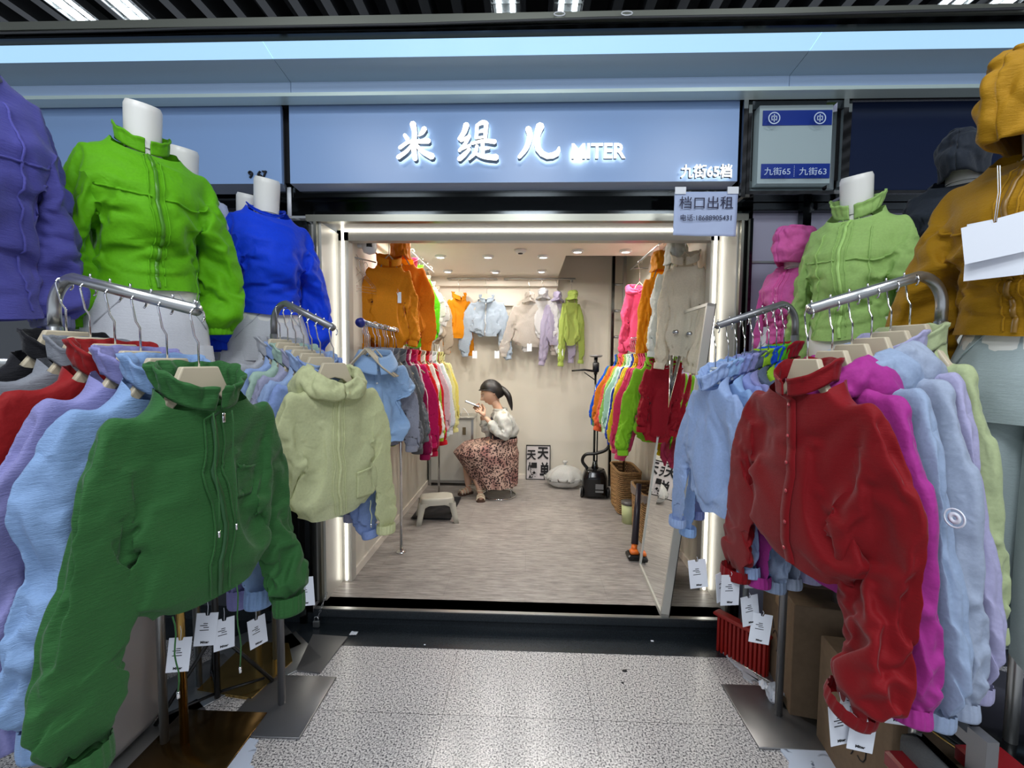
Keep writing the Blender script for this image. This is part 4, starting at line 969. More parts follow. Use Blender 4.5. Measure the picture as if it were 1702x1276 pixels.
dressed('jacket', 'pink hooded jacket with the hood up on mannequin right of the mirror', 'jacket', (1.19, 2.03, 1.865), radians(-55), (222, 104, 176), 'crinkle', sw=.155, L=.42, seed=73, A=.011, collar='hood_up', hood=.85, zipper=0, zmat=plain('pink_zip', (190, 70, 140), .4), res=1.1, aout=.03, alen=.45, trans=.3,
        man='mannequin wearing the pink hooded jacket', trouser=('white trousers below the pink hooded jacket', (190, 184, 190), .7))
dressed('jacket', 'dark grey quilted hooded jacket behind the mustard one', 'jacket', (1.62, 1.75, 2.12), radians(-50), (46, 52, 62), 'crinkle', sw=.19, L=.5, seed=74, res=.9, collar='hood_up', hood=.85, man='mannequin wearing the dark grey jacket')
dressed('jacket', 'black hooded jacket mostly hidden between pink and pale lime jackets', 'jacket', (1.47, 2.07, 1.90), radians(-50), (14, 14, 18), 'crinkle', sw=.15, L=.4, seed=75, res=.7, collar='hood_up', hood=.7)

# ---------------------------------------------------------------- racks inside the shop
def shop_rack(label, x, y0, y1, z, posts, zb=ZS, dx=0):
    t = thing('clothes_rail', label, 'clothes rail', (x, posts[0], zb)); o = t.location
    b = MB(); b.tube([(0, y0-o.y, z-o.z), (dx, y1-o.y, z-o.z)], .0125, 12); b.build('rail', CHROME, t)
    for p in posts:
        b = MB(); b.cyl((0, p-o.y, .004), (0, p-o.y, z-o.z), .011, 12); b.lathe([(.035, 0), (.035, .006), (.015, .016)], (0, p-o.y, 0), 16); b.build('post', CHROME, t)
    return t
XE, ZE = -.855, 1.600
r1 = shop_rack('chrome clothes rail with blue end cap along the left shop wall', XE, 2.25, 4.28, ZE, [2.945, 4.234])
b = MB(); b.lathe([(.0, .02), (.022, .012), (.026, -.005), (.02, -.02), (0, -.024)], n=18, M=Matrix.Translation((0, 2.24-2.945, ZE-ZS)) @ Matrix.Rotation(pi/2, 4, 'X')); b.build('end_cap', plain('blue_cap', (40, 46, 120), .3), r1)
shirt = cloth('shop_light_blue', (150, 182, 220), 'weave', trans=.15)
HE = .165
def shopg(lab, c, pos, rz, seed, group, H, kind='crinkle', res=.5, name='jacket', cat='jacket', alpha=1, trans=.25, hl=None, hk='thin', **k):
    kk = dict(sy=.5, lim=.032, sw=.17, L=.56, A=.013, collar='stand', slen=.58, sr=.82, sout=.05); kk.update(k)
    return garment(name, lab, cat, pos, rz, cloth('%s_%d_%d_%d' % (kind, *c), c, kind, trans=trans, alpha=alpha), group, res=res, seed=seed,
                   hang=(H, hk, ('thin hanger of the '+lab).replace(' behind the light blue shirt', ' in line').replace(' from the mirror', ' in line'), 'hangers: '+group), **kk)
GE = 'garments on the left shop rail'
garment('shirt', 'light blue wide short-sleeved shirt at the front of the left shop rail', 'shirt', (XE+.02, 2.40, ZE-HE), radians(30), shirt, GE, res=1, sw=.175, L=.52, seed=81, A=.012, collar='shirt', nw=.08, fd=.1, cuff=False, slen=.38, sr=.85, sout=.07, gather=False, seams=False, placket=True, btn=WHITEP,
        hang=(HE, 'thin', 'thin hanger of the light blue shirt', 'hangers: '+GE))
sq = [((160, 162, 176), 'lilac grey'), ((120, 122, 128), 'mid grey'), ((104, 104, 104), 'warm grey'), ((112, 116, 122), 'slate grey'), ((150, 18, 78), 'deep magenta'), ((236, 214, 220), 'pinkish white'), ((206, 24, 100), 'hot pink'), ((190, 20, 66), 'raspberry'),
      ((214, 30, 30), 'scarlet'), ((238, 236, 226), 'off white'), ((170, 196, 60), 'lime'), ((206, 22, 40), 'red'), ((228, 196, 204), 'blush'), ((206, 228, 222), 'pale aqua'), ((232, 232, 236), 'white'), ((190, 208, 120), 'pale lime'), ((150, 20, 40), 'maroon'), ((226, 220, 150), 'pale yellow'), ((236, 222, 120), 'butter yellow'), ((232, 230, 180), 'cream')]
ORD = ['first', 'second', 'third', 'fourth', 'fifth', 'sixth', 'seventh', 'eighth', 'ninth', 'tenth', 'eleventh', 'twelfth', 'thirteenth', 'fourteenth', 'fifteenth', 'sixteenth', 'seventeenth', 'eighteenth', 'nineteenth', 'twentieth']
for i, (c, n_) in enumerate(sq):
    y = 2.52+i*.085
    shopg('%s jacket, %s behind the light blue shirt on the left shop rail' % (n_, ORD[i]), c, (XE+.01*sin(i*2.3), y, ZE-HE), radians(20+5*sin(i*1.7)), 90+i, GE, HE, slen=[.55, .5, .55, .52, .66, .6, .64, .66, .6, .6, .62, .62, .6, .6, .6, .6, .6, .6, .58, .58][i], sout=.07, res=.6 if i < 10 else .45, sr=.9, sw=.15)
for i in range(16):       # empty hooks packed on the rail
    y = 2.30+i*.018+(i % 3)*.004 if i < 5 else 2.55+(i-5)*.15
    make_hanger((XE, y, ZE-HE), radians(18+8*sin(i*2.1)), HE, 'thin', 'empty thin hanger among the packed hooks of the left shop rail', 'empty hangers on the left shop rail', w_=.15)
XF, ZF = .865, 1.588
shop_rack('chrome clothes rail behind the mirror along the right shop wall', XF, 2.62, 4.0, ZF, [2.70, 3.92])
GF = 'garments on the right shop rail'
sq = [((150, 16, 34), 'deep red'), ((136, 196, 40), 'lime green'), ((218, 78, 120), 'hot pink'), ((226, 70, 110), 'watermelon pink'), ((214, 80, 116), 'coral pink'), ((222, 206, 40), 'lemon yellow'), ((238, 196, 60), 'golden'), ((26, 60, 170), 'navy blue'), ((222, 238, 236), 'icy white'), ((190, 232, 214), 'mint'),
      ((226, 240, 220), 'milky white'), ((160, 208, 110), 'apple green'), ((226, 166, 40), 'amber'), ((226, 80, 100), 'salmon'), ((220, 100, 60), 'burnt orange'), ((230, 140, 40), 'orange'), ((70, 130, 90), 'teal green'), ((18, 90, 220), 'bright blue')]
for i, (c, n_) in enumerate(sq):
    y = 2.84+i*.064+(.03 if i else 0)
    shopg('%s jacket, %s from the mirror on the right shop rail' % (n_, ORD[i]), c, (XF-.01-.0*i, y, ZF-HE), radians(-14+4*sin(i*1.9)), 120+i, GF, HE, slen=.42 if i == 0 else .60 if i < 8 else .52, sout=.02 if i == 0 else .09 if i < 14 else .13, res=.75 if i < 5 else .45, sr=.9, sw=.12 if i == 0 else .165, collar='crew' if i == 0 else 'stand', fd=.1)
# upper rails
def wall_rail(label, pts, brk):
    t = thing('hanging_rail', label, 'rail', pts[0]); o = V(pts[0]); b = MB(); b.tube([V(p)-o for p in pts], .009, 10); b.build('rail', STEEL, t)
    for p, q in brk:
        b = MB(); b.cyl(V(p)-o, V(q)-o, .007, 8); b.lathe([(.022, -.004), (.022, .004)], V(q)-o, 14, M=None); b.build('bracket', STEEL, t)
ZU = 2.235
XUL, XUR = -.90, .915
wall_rail('upper steel rail along the left wall behind the orange coats', [(XUL, 2.75, ZU), (XUL, 4.2, ZU)], [((XUL, y, ZU), (XL+.02, y, ZU)) for y in (2.8, 4.1)])
wall_rail('upper steel rail along the right wall near the ceiling', [(XUR, 2.6, ZU), (XUR, 4.05, ZU)], [((XUR, y, ZU), (XR-.02, y, ZU)) for y in (2.7, 4.0)])
YBR = 4.70; zb_ = atp(850, 463, Y=YBR).z
wall_rail('left steel rail on the back wall with orange and silver jackets', [(-.86, YBR, zb_), (-.33, YBR, zb_)], [((x, YBR, zb_), (x, YB-.12, zb_)) for x in (-.84, -.35)])
wall_rail('right steel rail on the back wall with white and lilac jackets', [(-.26, YBR, zb_), (.49, YBR, zb_)], [((x, YBR, zb_), (x, YB-.12 if x < .3 else YB-.01, zb_)) for x in (-.24, .46)])
HU = .14
GU = 'garments on the upper left rail'
shopg('orange hooded coat with white tag hanging high at the left', (226, 132, 14), (-.86, 2.98, 2.10), radians(22), 140, GU, .12, sw=.17, L=.60, collar='hood_up', hood=.72, res=1, slen=.56, sr=.85, sout=.03, zipper=0, zmat=plain('orange_zip', (200, 110, 20), .5))
oc = [o for o in COL.objects if o.get('label', '').startswith('orange hooded coat')][0]
addtag(oc, atp(661, 480, Y=2.86), size=(.045, .07), yaw=.2, drop=.02, printed=False)
for lab, c, y, z, L_ in [('amber coat left of the orange hooded coat', (222, 140, 20), 2.86, 2.05, .58), ('crimson coat high behind the orange one', (180, 14, 60), 3.20, 2.11, .62), ('bright lime coat high behind the crimson one', (110, 220, 30), 3.36, 2.09, .62), ('crumpled white shirt high on the left rail', (226, 222, 214), 3.62, 2.06, .55), ('pale grey shirt high on the left rail', (206, 204, 200), 3.80, 2.04, .5), ('sand coloured vest at the far end of the upper left rail', (176, 160, 140), 3.98, 2.03, .5)]:
    shopg(lab, c, (XUL+.02 if y > 3 else XUL-.0, y, z), radians(25), int(y*100), GU, ZU-z-.008, sw=.15, L=L_, collar='stand', slen=.5 if 'shirt' not in lab else .25, res=.55, sr=.8, sout=.03)
GK = 'garments on the back wall rails'
def backg(lab, c, px, py, rz, **k):
    p = atp(px, py, Y=YBR); return shopg(lab, c, p, rz, int(px), GK, zb_-p.z-.009, **k)
g1 = backg('small orange zip jacket on the back wall rail', (222, 140, 14), 763, 492, radians(35), sw=.14, L=.46, slen=.56, sr=.75, res=.8, sout=.02, pocket=(.2, .8, .35, .5), hk='beige')
g2 = backg('shiny silver blue cropped jacket on the back wall rail', (170, 184, 200), 809, 496, radians(-4), sw=.19, L=.42, slen=.55, sr=.85, res=.9, sout=.08, zipper=0, hk='beige', fd=.09)
g3 = backg('sheer beige white hooded jacket on the back wall rail', (214, 206, 198), 880, 500, radians(8), sw=.18, L=.50, slen=.52, res=.8, sout=.14, alpha=.8, trans=.4, collar='hood_up', hood=.55)
g4 = backg('white hooded jacket centre of the right back rail', (226, 226, 228), 903, 494, radians(-5), sw=.15, L=.45, slen=.56, res=.8, sout=.06, alpha=.9, trans=.4, collar='hood_up', hood=.55)
g5 = backg('pale lilac hooded jacket beside the pale lime one on back rail', (188, 180, 206), 926, 498, radians(10), sw=.14, L=.50, slen=.60, res=.7, sout=.05, alpha=.9, trans=.4, collar='hood_up', hood=.5)
g6 = backg('pale lime hooded jacket at the right end of the back rail', (188, 208, 110), 950, 496, radians(25), sw=.12, L=.52, slen=.62, res=.7, sout=.03, alpha=.92, trans=.4, collar='hood_up', hood=.5)
for g, px, py in ((g2, 789, 578), (g2, 826, 578), (g5, 932, 575), (g3, 880, 566)):
    addtag(g, atp(px, py, Y=4.64), size=(.05, .08), yaw=.1, drop=.03, printed=False)
GR = 'garments on the upper right rail'
for lab, c, y, z, L_, cl, hd, al in [('hot pink crinkled jacket high on the right rail', (232, 86, 130), 3.72, 2.03, .58, 'hood_down', .7, 1), ('mustard hooded coat high on the right rail', (222, 148, 14), 3.14, 2.05, .64, 'hood_up', .7, 1),
        ('white hooded windbreaker high on the right rail', (224, 228, 222), 2.82, 2.03, .62, 'hood_up', .75, .92), ('sheer cream jacket nearest the opening on the upper right rail', (214, 204, 184), 2.66, 2.02, .60, 'stand', 1, .88)]:
    shopg(lab, c, (XUR-.0, y, z), radians(-22), int(y*100), GR, ZU-z-.008, sw=.125, L=L_, collar=cl, hood=hd, slen=.56, res=.8, sr=.8, sout=.03, alpha=al, trans=.3)
# wire hangers by the left jamb
for k in range(3):
    p = atp(592+k*8, 455+k*6, Y=2.68+k*.03); make_hanger(p, radians(60), .10, 'wire', 'empty wire hanger in the bunch by the left jamb', 'wire hangers by the left jamb', w_=.13, rail=.01)
b = MB(); q = atp(590, 436, Y=2.66); b.tube([(XL, 2.66, q.z+.03), (q.x+.08, 2.8, q.z+.03)], .004, 8); tag(b.build('wall_hook', STEEL), 'short steel rod holding wire hangers by the left jamb', 'hook')
# ---------------------------------------------------------------- things on the shop floor
def on_floor(px, py): return atp(px, py, Z=ZS)
# leaning mirror
m0, m1 = on_floor(1063, 940), on_floor(1100, 1026); t0, t1 = atp(1120, 522, Y=2.85), atp(1178, 503, Y=2.30)
mid = (m0+m1)/2
mr = thing('leaning_mirror', 'tall silver framed mirror leaning against the right side of the shop', 'mirror', mid)
def quadbox(b, A, B, C, D, th, mi=0):
    n = (B-A).cross(D-A).normalized()*th
    b.add([A, B, C, D, A+n, B+n, C+n, D+n], [(0, 1, 2, 3), (7, 6, 5, 4), (0, 4, 5, 1), (1, 5, 6, 2), (2, 6, 7, 3), (3, 7, 4, 0)], mi)
A_, B_, C_, D_ = m0-mid, m1-mid, t1-mid, t0-mid
def bl(u, v): return A_*(1-u)*(1-v)+B_*u*(1-v)+C_*u*v+D_*(1-u)*v
nrm = (B_-A_).cross(D_-A_).normalized(); 
if nrm.x > 0: nrm = -nrm
b = MB(); b.add([bl(.03, .012), bl(.97, .012), bl(.97, .99), bl(.03, .99)], [(0, 1, 2, 3)]); b.build('mirror_glass', MIRROR, mr, False)
b = MB()
for (u0, u1, v0, v1) in ((0, .03, 0, 1), (.97, 1, 0, 1), (0, 1, 0, .012), (0, 1, .99, 1)):
    P_ = [bl(u0, v0), bl(u1, v0), bl(u1, v1), bl(u0, v1)]; n2 = -nrm*.035; f_ = nrm*.006
    b.add([p+f_ for p in P_]+[p+n2 for p in P_], [(0, 1, 2, 3), (7, 6, 5, 4), (0, 4, 5, 1), (1, 5, 6, 2), (2, 6, 7, 3), (3, 7, 4, 0)])
b.build('mirror_frame', FRAMEW, mr, False)
b = MB(); P_ = [bl(0, 0), bl(1, 0), bl(1, 1), bl(0, 1)]; b.add([p-nrm*.034 for p in P_]+[p-nrm*.038 for p in P_], [(0, 1, 2, 3), (7, 6, 5, 4), (0, 4, 5, 1), (1, 5, 6, 2), (2, 6, 7, 3), (3, 7, 4, 0)]); b.build('back_board', BLACKP, mr, False)
# cream step stool
p = on_floor(727, 862)
CREAM = plain('cream_plastic', (186, 182, 168), .45)
st = thing('step_stool', 'small cream plastic step stool on the shop floor near the left rail', 'stool', (p.x, p.y-.02, ZS), radians(15))
b = MB()
def top(i, j):
    a = 2*pi*i; e = .5; x = math.copysign(abs(cos(a))**e, cos(a)); y = math.copysign(abs(sin(a))**e, sin(a))
    R = interp([(0, .0), (.55, .88), (.75, .97), (.9, 1.0), (1, 1.02)], j); z = interp([(0, .205), (.55, .204), (.75, .198), (.9, .18), (1, .150)], j)
    return V((x*.135*R, y*.095*R, z))
b.grid(top, 40, 14, True); b.build('seat', CREAM, st)
for sx in (-1, 1):
    for sy in (-1, 1):
        b = MB(); o = []
        for z, ex, w_ in ((.165, .118, .040), (.11, .128, .034), (.05, .140, .030), (0, .150, .030)):
            cx_, cy_ = sx*ex, sy*(ex-.045); o += [V((cx_+i*w_*.7, cy_+j*w_*.5, z)) for i, j in ((-1, -1), (1, -1), (1, 1), (-1, 1))]
        b.add(o, [(k*4+i, k*4+(i+1) % 4, k*4+4+(i+1) % 4, k*4+4+i) for k in range(3) for i in range(4)]+[(12, 13, 14, 15)]); b.build('leg', CREAM, st)
for sy in (-1, 1):      # arched aprons between the legs
    b = MB(); b.grid(lambda i, j: V((lerp(-.125, .125, i), sy*(.092-.002), lerp(.165, .165-.045*(abs(i-.5)*2)**3-.012, j))), 16, 3); b.build('apron', CREAM, st, sol=.006)
# wire ring stool
p = on_floor(830, 823)
STX, STY = p.x, p.y
rs = thing('ring_stool', 'round chrome wire stool the seated person sits on', 'stool', (STX, STY, ZS))
b = MB()
for z, r in ((.008, .165), (.44, .155)): b.tube([(r*cos(k*pi/16), r*sin(k*pi/16), z) for k in range(32)], .006, 8, closed=True)
b.build('ring_frame', CHROME, rs)
for k in range(4):
    a = pi/4+k*pi/2; b = MB(); b.cyl((.165*cos(a), .165*sin(a), .008), (.155*cos(a), .155*sin(a), .44), .005, 8); b.build('leg', CHROME, rs)
b = MB(); b.lathe([(0, .44), (.155, .44), (.162, .452), (.158, .468), (0, .472)], n=28); b.build('seat', plain('pale_wood_seat', (190, 160, 120), .5), rs)
# white cabinet
cb = thing('display_cabinet', 'white cabinet with steel edges against the back wall left of the person', 'cabinet', (-.79, 4.70, ZS))
b = MB(); b.bev((0, 0, .37), (.46, .30, .66), .004); b.build('body', plain('cabinet_white', (214, 212, 204), .3), cb, False)
b = MB(); b.bev((0, 0, .715), (.48, .33, .025), .004); b.build('top', plain('cabinet_top', (150, 148, 140), .25, .4), cb, False)
for sx in (-.222, .222): b = MB(); b.bb(sx-.012, sx+.012, -.156, -.146, .0, .70); b.build('corner_post', STEEL, cb, False)
b = MB(); b.bb(-.21, .21, -.156, -.15, .03, .06); b.build('kick_strip', STEEL, cb, False)
b = MB(); b.bb(.12, .155, -.156, -.152, .54, .62); b.build('lock_plate', plain('lock_brown', (110, 96, 70), .4), cb, False)
b = MB(); b.bb(-.17, .08, -.1535, -.150, .12, .60); b.build('front_panel', plain('cabinet_white', (214, 212, 204), .3), cb, False)
q = atp(772, 688, Y=4.6)
b = MB(); b.tube(spline([(q.x-.04, 4.62, .83), (q.x-.02, 4.62, .90), (q.x+.02, 4.6, .87), (q.x+.05, 4.58, .828)], 12), .003, 6); tag(b.build('white_cable', WHITEP), 'thin white cable curling on top of the white cabinet', 'cable')
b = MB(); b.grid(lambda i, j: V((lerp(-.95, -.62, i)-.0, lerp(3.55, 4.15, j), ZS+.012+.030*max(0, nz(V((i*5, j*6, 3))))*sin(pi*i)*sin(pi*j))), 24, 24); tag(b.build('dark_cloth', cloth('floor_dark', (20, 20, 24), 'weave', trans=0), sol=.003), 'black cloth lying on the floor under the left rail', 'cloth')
# poster
pa, pb = atp(874, 797, Y=4.84), atp(915, 740, Y=4.84)
po = thing('framed_poster', 'black framed poster of bold brush characters leaning on the back wall', 'poster', ((pa.x+pb.x)/2, 4.84, ZS)); W2, H_ = (pb.x-pa.x)/2, pb.z-ZS
TL = Matrix.Rotation(radians(-4), 4, 'X')
b = MB(); b.bb(-W2+.006, W2-.006, .004, .012, .006, H_-.006); b.build('paper', plain('poster_white', (214, 208, 208), .5), po, False)
b = MB()
for x0, x1, z0_, z1_ in ((-W2, W2, 0, .009), (-W2, W2, H_-.009, H_), (-W2, -W2+.008, 0, H_), (W2-.008, W2, 0, H_)): b.bb(x0, x1, 0, .016, z0_, z1_)
b.build('frame', BLACKP, po, False)
for ch, (a0_, a1_, b0_, b1_) in {'天': (875.5, 891, 748, 764), ' 天': (893, 912, 743, 763), '爆': (877, 894, 768, 794), '单': (897, 913, 768, 795)}.items():
    fit_text(ch.strip(), a0_, a1_, b0_, b1_, 4.8375, po, INK, .0028, .0008, 'brush_character')
# white bin bag
p = on_floor(938, 806)
bg = thing('rubbish_bag', 'full white plastic bag tied at the top lying by the back wall', 'bag', (p.x-.0, 4.60, ZS))
b = MB()
def bag(i, j):
    a = 2*pi*i; th_ = pi*j; r = sin(th_)**.7; z = (1-cos(th_))/2
    w_ = 1+.16*nz(V((cos(a)*2, sin(a)*2, j*3)))+.10*(1-2*abs(nz(V((cos(a)*3.5, sin(a)*3.5, j*2)))))*.6+.05*sin(a*11+j*3)*max(0, j-.4)
    return V((cos(a)*.20*r*w_+.0, sin(a)*.14*r*w_, .235*z**(1.5 if j > .5 else 1.1)*1.0*(1-.2*r*(j > .5))))
b.grid(bag, 64, 40, True); b.build('bag_body', cloth('bin_bag', (214, 214, 210), 'crinkle', trans=.3, rough=.25), bg)
b = MB(); b.lathe([(.010, .20), (.009, .235), (.028, .262), (.02, .275), (.0, .268)], n=14); b.build('knot', cloth('bin_bag', (214, 214, 210)), bg)
# garment steamer
p = on_floor(988, 824)
gs = thing('garment_steamer', 'black upright garment steamer with pole, hanger arm and hose by the right rail', 'steamer', (p.x, p.y, ZS), radians(-5))
BG = plain('gloss_black', (12, 12, 14), .15)
b = MB()
def bodyf(i, j):
    a = 2*pi*i; e = .55; x = math.copysign(abs(cos(a))**e, cos(a)); y = math.copysign(abs(sin(a))**e, sin(a))
    W_ = interp([(0, .0), (.06, .115), (.15, .125), (.6, .12), (.82, .095), (.93, .06), (1, .0)], j); z = interp([(0, .02), (.06, .02), (.15, .03), (.6, .20), (.82, .262), (.93, .275), (1, .278)], j)
    return V((x*W_, y*W_*.95, z))
b.grid(bodyf, 40, 24, True); b.build('tank', BG, gs)
for sx in (-1, 1):
    b = MB(); b.lathe([(0, -.014), (.05, -.014), (.055, 0), (.05, .014), (0, .014)], n=20, M=Matrix.Translation((sx*.125, -.05, .056)) @ Matrix.Rotation(pi/2, 4, 'Y')); w_ = b.build('wheel', BLACKP, gs)
    b = MB(); b.lathe([(0, -.016), (.032, -.016), (.034, .0), (.032, .016), (0, .016)], n=16, M=Matrix.Translation((sx*.125, -.05, .056)) @ Matrix.Rotation(pi/2, 4, 'Y')); b.build('hub', WHITEP, w_)
b = MB(); b.bb(.0, .075, -.121, -.116, .10, .15); b.bb(.0, .075, -.123, -.117, .07, .088); b.build('rating_label', plain('label_grey', (120, 122, 124), .5), gs, False)
b = MB(); b.cyl((-.01, .02, .25), (-.01, .02, 1.20), .011, 12); b.cyl((.018, .02, .25), (.018, .02, 1.0), .007, 10); b.lathe([(.04, 0), (.03, .03), (.02, .08)], (-.0, .02, .265), 16); b.build('pole', DSTEEL, gs)
b = MB(); b.cyl((-.01, .02, 1.19), (-.01, .02, 1.36), .018, 12); b.bev((-.01, .0, 1.26), (.06, .05, .10), .01); b.tube([(-.01, 0, 1.22), (-.12, 0, 1.235), (-.24, -.02, 1.225)], [.012, .010, .008], 8); b.tube([(-.02, 0, 1.14), (-.12, 0, 1.21)], .006, 6); b.build('hanger_arm', BLACKP, gs)
b = MB(); b.lathe([(0, 1.352), (.05, 1.358), (.066, 1.372), (.058, 1.378), (.0, 1.38)], (-.01, .02, 0), 20); b.build('top_plate', plain('speckled_plate', (150, 150, 150), .4, .5), gs)
b = MB(); b.tube(spline([(-.06, .03, .25), (-.12, .04, .33), (-.09, .03, .40), (.02, .02, .42), (.12, .03, .47), (.14, .04, .60), (.10, .04, .85), (.03, .03, 1.12)], 48), .016, 10); b.build('hose', BLACKP, gs)
# wicker baskets
WK = plain('wicker', (172, 132, 84), .7, bump=.8, bscale=90, var=.5)
def basket(label, x, y, w_, d_, h, rz=0, liner=False):
    t = thing('wicker_basket', label, 'basket', (x, y, ZS), rz)
    b = MB(); ns = 26; rows = int(h/.017)
    def pt(i, j, off=0):
        a = 2*pi*i; e = .35; X = math.copysign(abs(cos(a))**e, cos(a)); Y = math.copysign(abs(sin(a))**e, sin(a)); k = 1-.10*(1-j)
        return V((X*w_/2*k, Y*d_/2*k, .004+h*j))*1+V((cos(a), sin(a), 0))*off
    for r in range(rows):
        b.tube([pt(i/(ns*2), (r+.5)/rows, .003*(1 if (i+r) % 2 else -1)) for i in range(ns*2)], .0075, 5, closed=True)
    b.build('weave', WK, t)
    b = MB(); b.grid(lambda i, j: pt(i, j, -.006), 48, 4, True); b.add([pt(i/24, 0, -.006) for i in range(24)], [tuple(range(24))]); b.build('inner_wall', plain('wicker_dark', (92, 66, 42), .8), t)
    b = MB(); b.tube([pt(i/48, 1, 0)+V((0, 0, .004)) for i in range(48)], .012, 8, closed=True); b.build('rim', WK, t)
    if liner:
        b = MB(); b.grid(lambda i, j: pt(i, 1, .016-.02*(j > .5))+V((0, 0, .02-.14*abs(j-.45)*(1+.5*nz(V((cos(i*6.28)*3, sin(i*6.28)*3, 1)))))), 60, 8, True); b.build('plastic_liner', cloth('liner', (176, 166, 160), 'crinkle', alpha=.75, trans=.4), t)
    return t
basket('tall wicker basket beside the black steamer under the right rail', .885, 3.95, .20, .42, .36)
basket('wicker basket with a plastic liner near the foot of the mirror', .93, 3.30, .20, .40, .36, 0, True)
p = on_floor(1045, 862)
bk = thing('paint_bucket', 'small pale green and white bucket between the two baskets', 'bucket', (.845, 3.60, ZS))
b = MB(); b.lathe([(.055, 0), (.062, .16)], n=24); b.build('bucket_body', plain('pale_green_tin', (196, 204, 150), .4), bk); b = MB(); b.lathe([(.065, .155), (.065, .175), (0, .178)], n=24); b.build('lid', plain('grey_lid', (90, 86, 84), .4), bk)
p = on_floor(1058, 945)
fb = thing('floor_sweeper', 'upright stick cleaner with orange and black head leaning beside the mirror', 'cleaner', (.725, 2.93, ZS))
b = MB(); b.bev((0, 0, .022), (.09, .10, .035), .01); b.build('head', BLACKP, fb, False); b = MB(); b.bev((0, -.01, .052), (.055, .05, .03), .008); b.tube([(0, -.0, .05), (.01, .02, .09)], .02, 8); b.build('bracket', plain('orange_plastic', (224, 110, 36), .4), fb)
b = MB(); b.tube([(.01, .02, .09), (.07, .18, .46)], [.024, .018], 10); b.build('stick', plain('dark_violet_plastic', (40, 34, 44), .35), fb)
# ladder in the far right corner
ld = thing('ladder', 'narrow aluminium ladder standing upright in the far right corner', 'ladder', (.93, 4.66, ZS))
for sx in (-.055, .06): b = MB(); b.bb(sx-.014, sx+.014, -.025, .025, 0, 2.4); b.build('rail', STEEL if sx > 0 else DSTEEL, ld, False)
for k in range(8):
    b = MB(); b.cyl((-.05, 0, .22+.27*k), (.055, 0, .22+.27*k), .013, 8); b.build('rung', STEEL, ld)
# ---------------------------------------------------------------- things outside on the floor
def flat(name, label, cat, pts, h, mat, z=.0):
    c = sum((V(p) for p in pts), V((0, 0, 0)))/len(pts); t = MB(); n = len(pts)
    t.add([V((p[0]-c.x, p[1]-c.y, 0)) for p in pts]+[V((p[0]-c.x, p[1]-c.y, h)) for p in pts], [tuple(range(n-1, -1, -1)), tuple(range(n, 2*n))]+[(i, (i+1) % n, n+(i+1) % n, n+i) for i in range(n)])
    o = t.build(name, mat, None, False); o.location = (c.x, c.y, z); return tag(o, label, cat)
G = lambda px, py, z=0: atp(px, py, Z=z)
GOLD = plain('gold_mirror_board', (178, 150, 90), .16, .9)
flat('gold_plate', 'golden metal base plate on the floor under the left stands', 'plate', [G(328, 1150), G(418, 1164), G(486, 1102), G(480, 1072), G(410, 1070)], .012, GOLD)
flat('dark_plate', 'dark steel base plate by the entrance step at left', 'plate', [G(492, 1116), G(532, 1120), G(578, 1060), G(520, 1056)], .008, DPL)
# trampled white packaging film with torn edges
def torn(label, pts, seed, mat):
    P2 = []; R = random.Random(seed)
    for a, c in zip(pts, pts[1:]+pts[:1]):
        for k in range(6): q = V(a).lerp(V(c), k/6); P2.append((q.x+R.uniform(-.012, .012), q.y+R.uniform(-.012, .012), 0))
    return flat('packing_film', label, 'film', P2, .006, mat)
def filmmat():
    m, nt, b = _mat('printed_film'); L = nt.links; tc = nt.nodes.new('ShaderNodeTexCoord'); n = nt.nodes.new('ShaderNodeTexNoise'); n.inputs['Scale'].default_value = 9; n.inputs['Detail'].default_value = 6; n.inputs['Distortion'].default_value = 1.5
    cr = nt.nodes.new('ShaderNodeValToRGB'); e = cr.color_ramp.elements; e[0].position = .36; e[0].color = lin((60, 76, 104)); e[1].position = .41; e[1].color = lin((196, 208, 228))
    L.new(tc.outputs['Object'], n.inputs['Vector']); L.new(n.outputs['Fac'], cr.inputs[0]); L.new(cr.outputs[0], b.inputs['Base Color']); b.inputs['Roughness'].default_value = .4; return m
FILM = filmmat()
torn('crumpled white film lying on the floor at the lower left', [G(335, 1276), G(395, 1222), G(432, 1232), G(418, 1276), G(400, 1330), G(330, 1330)], 1, FILM)
torn('torn white printed film on the floor at the lower right', [G(1292, 1238), G(1380, 1246), G(1430, 1290), G(1400, 1330), G(1340, 1330)], 2, FILM)
torn('strip of white packing foam beside the red dustpan', [G(1198, 1080), G(1210, 1078), G(1262, 1132), G(1246, 1134)], 3, plain('foam_white', (200, 204, 212), .7))
pp = thing('crumpled_paper', 'crumpled white paper at the foot of the right stand', 'paper', G(1297, 1160)); b = MB(); b.grid(lambda i, j: V((lerp(-.07, .07, i), lerp(-.045, .045, j), .02+.04*nz(V((i*4, j*4, 9)))+.02*(1-2*abs(nz(V((i*6, j*5, 2))))))), 14, 12); b.build('sheet', PAPER, pp, False, sol=.001)
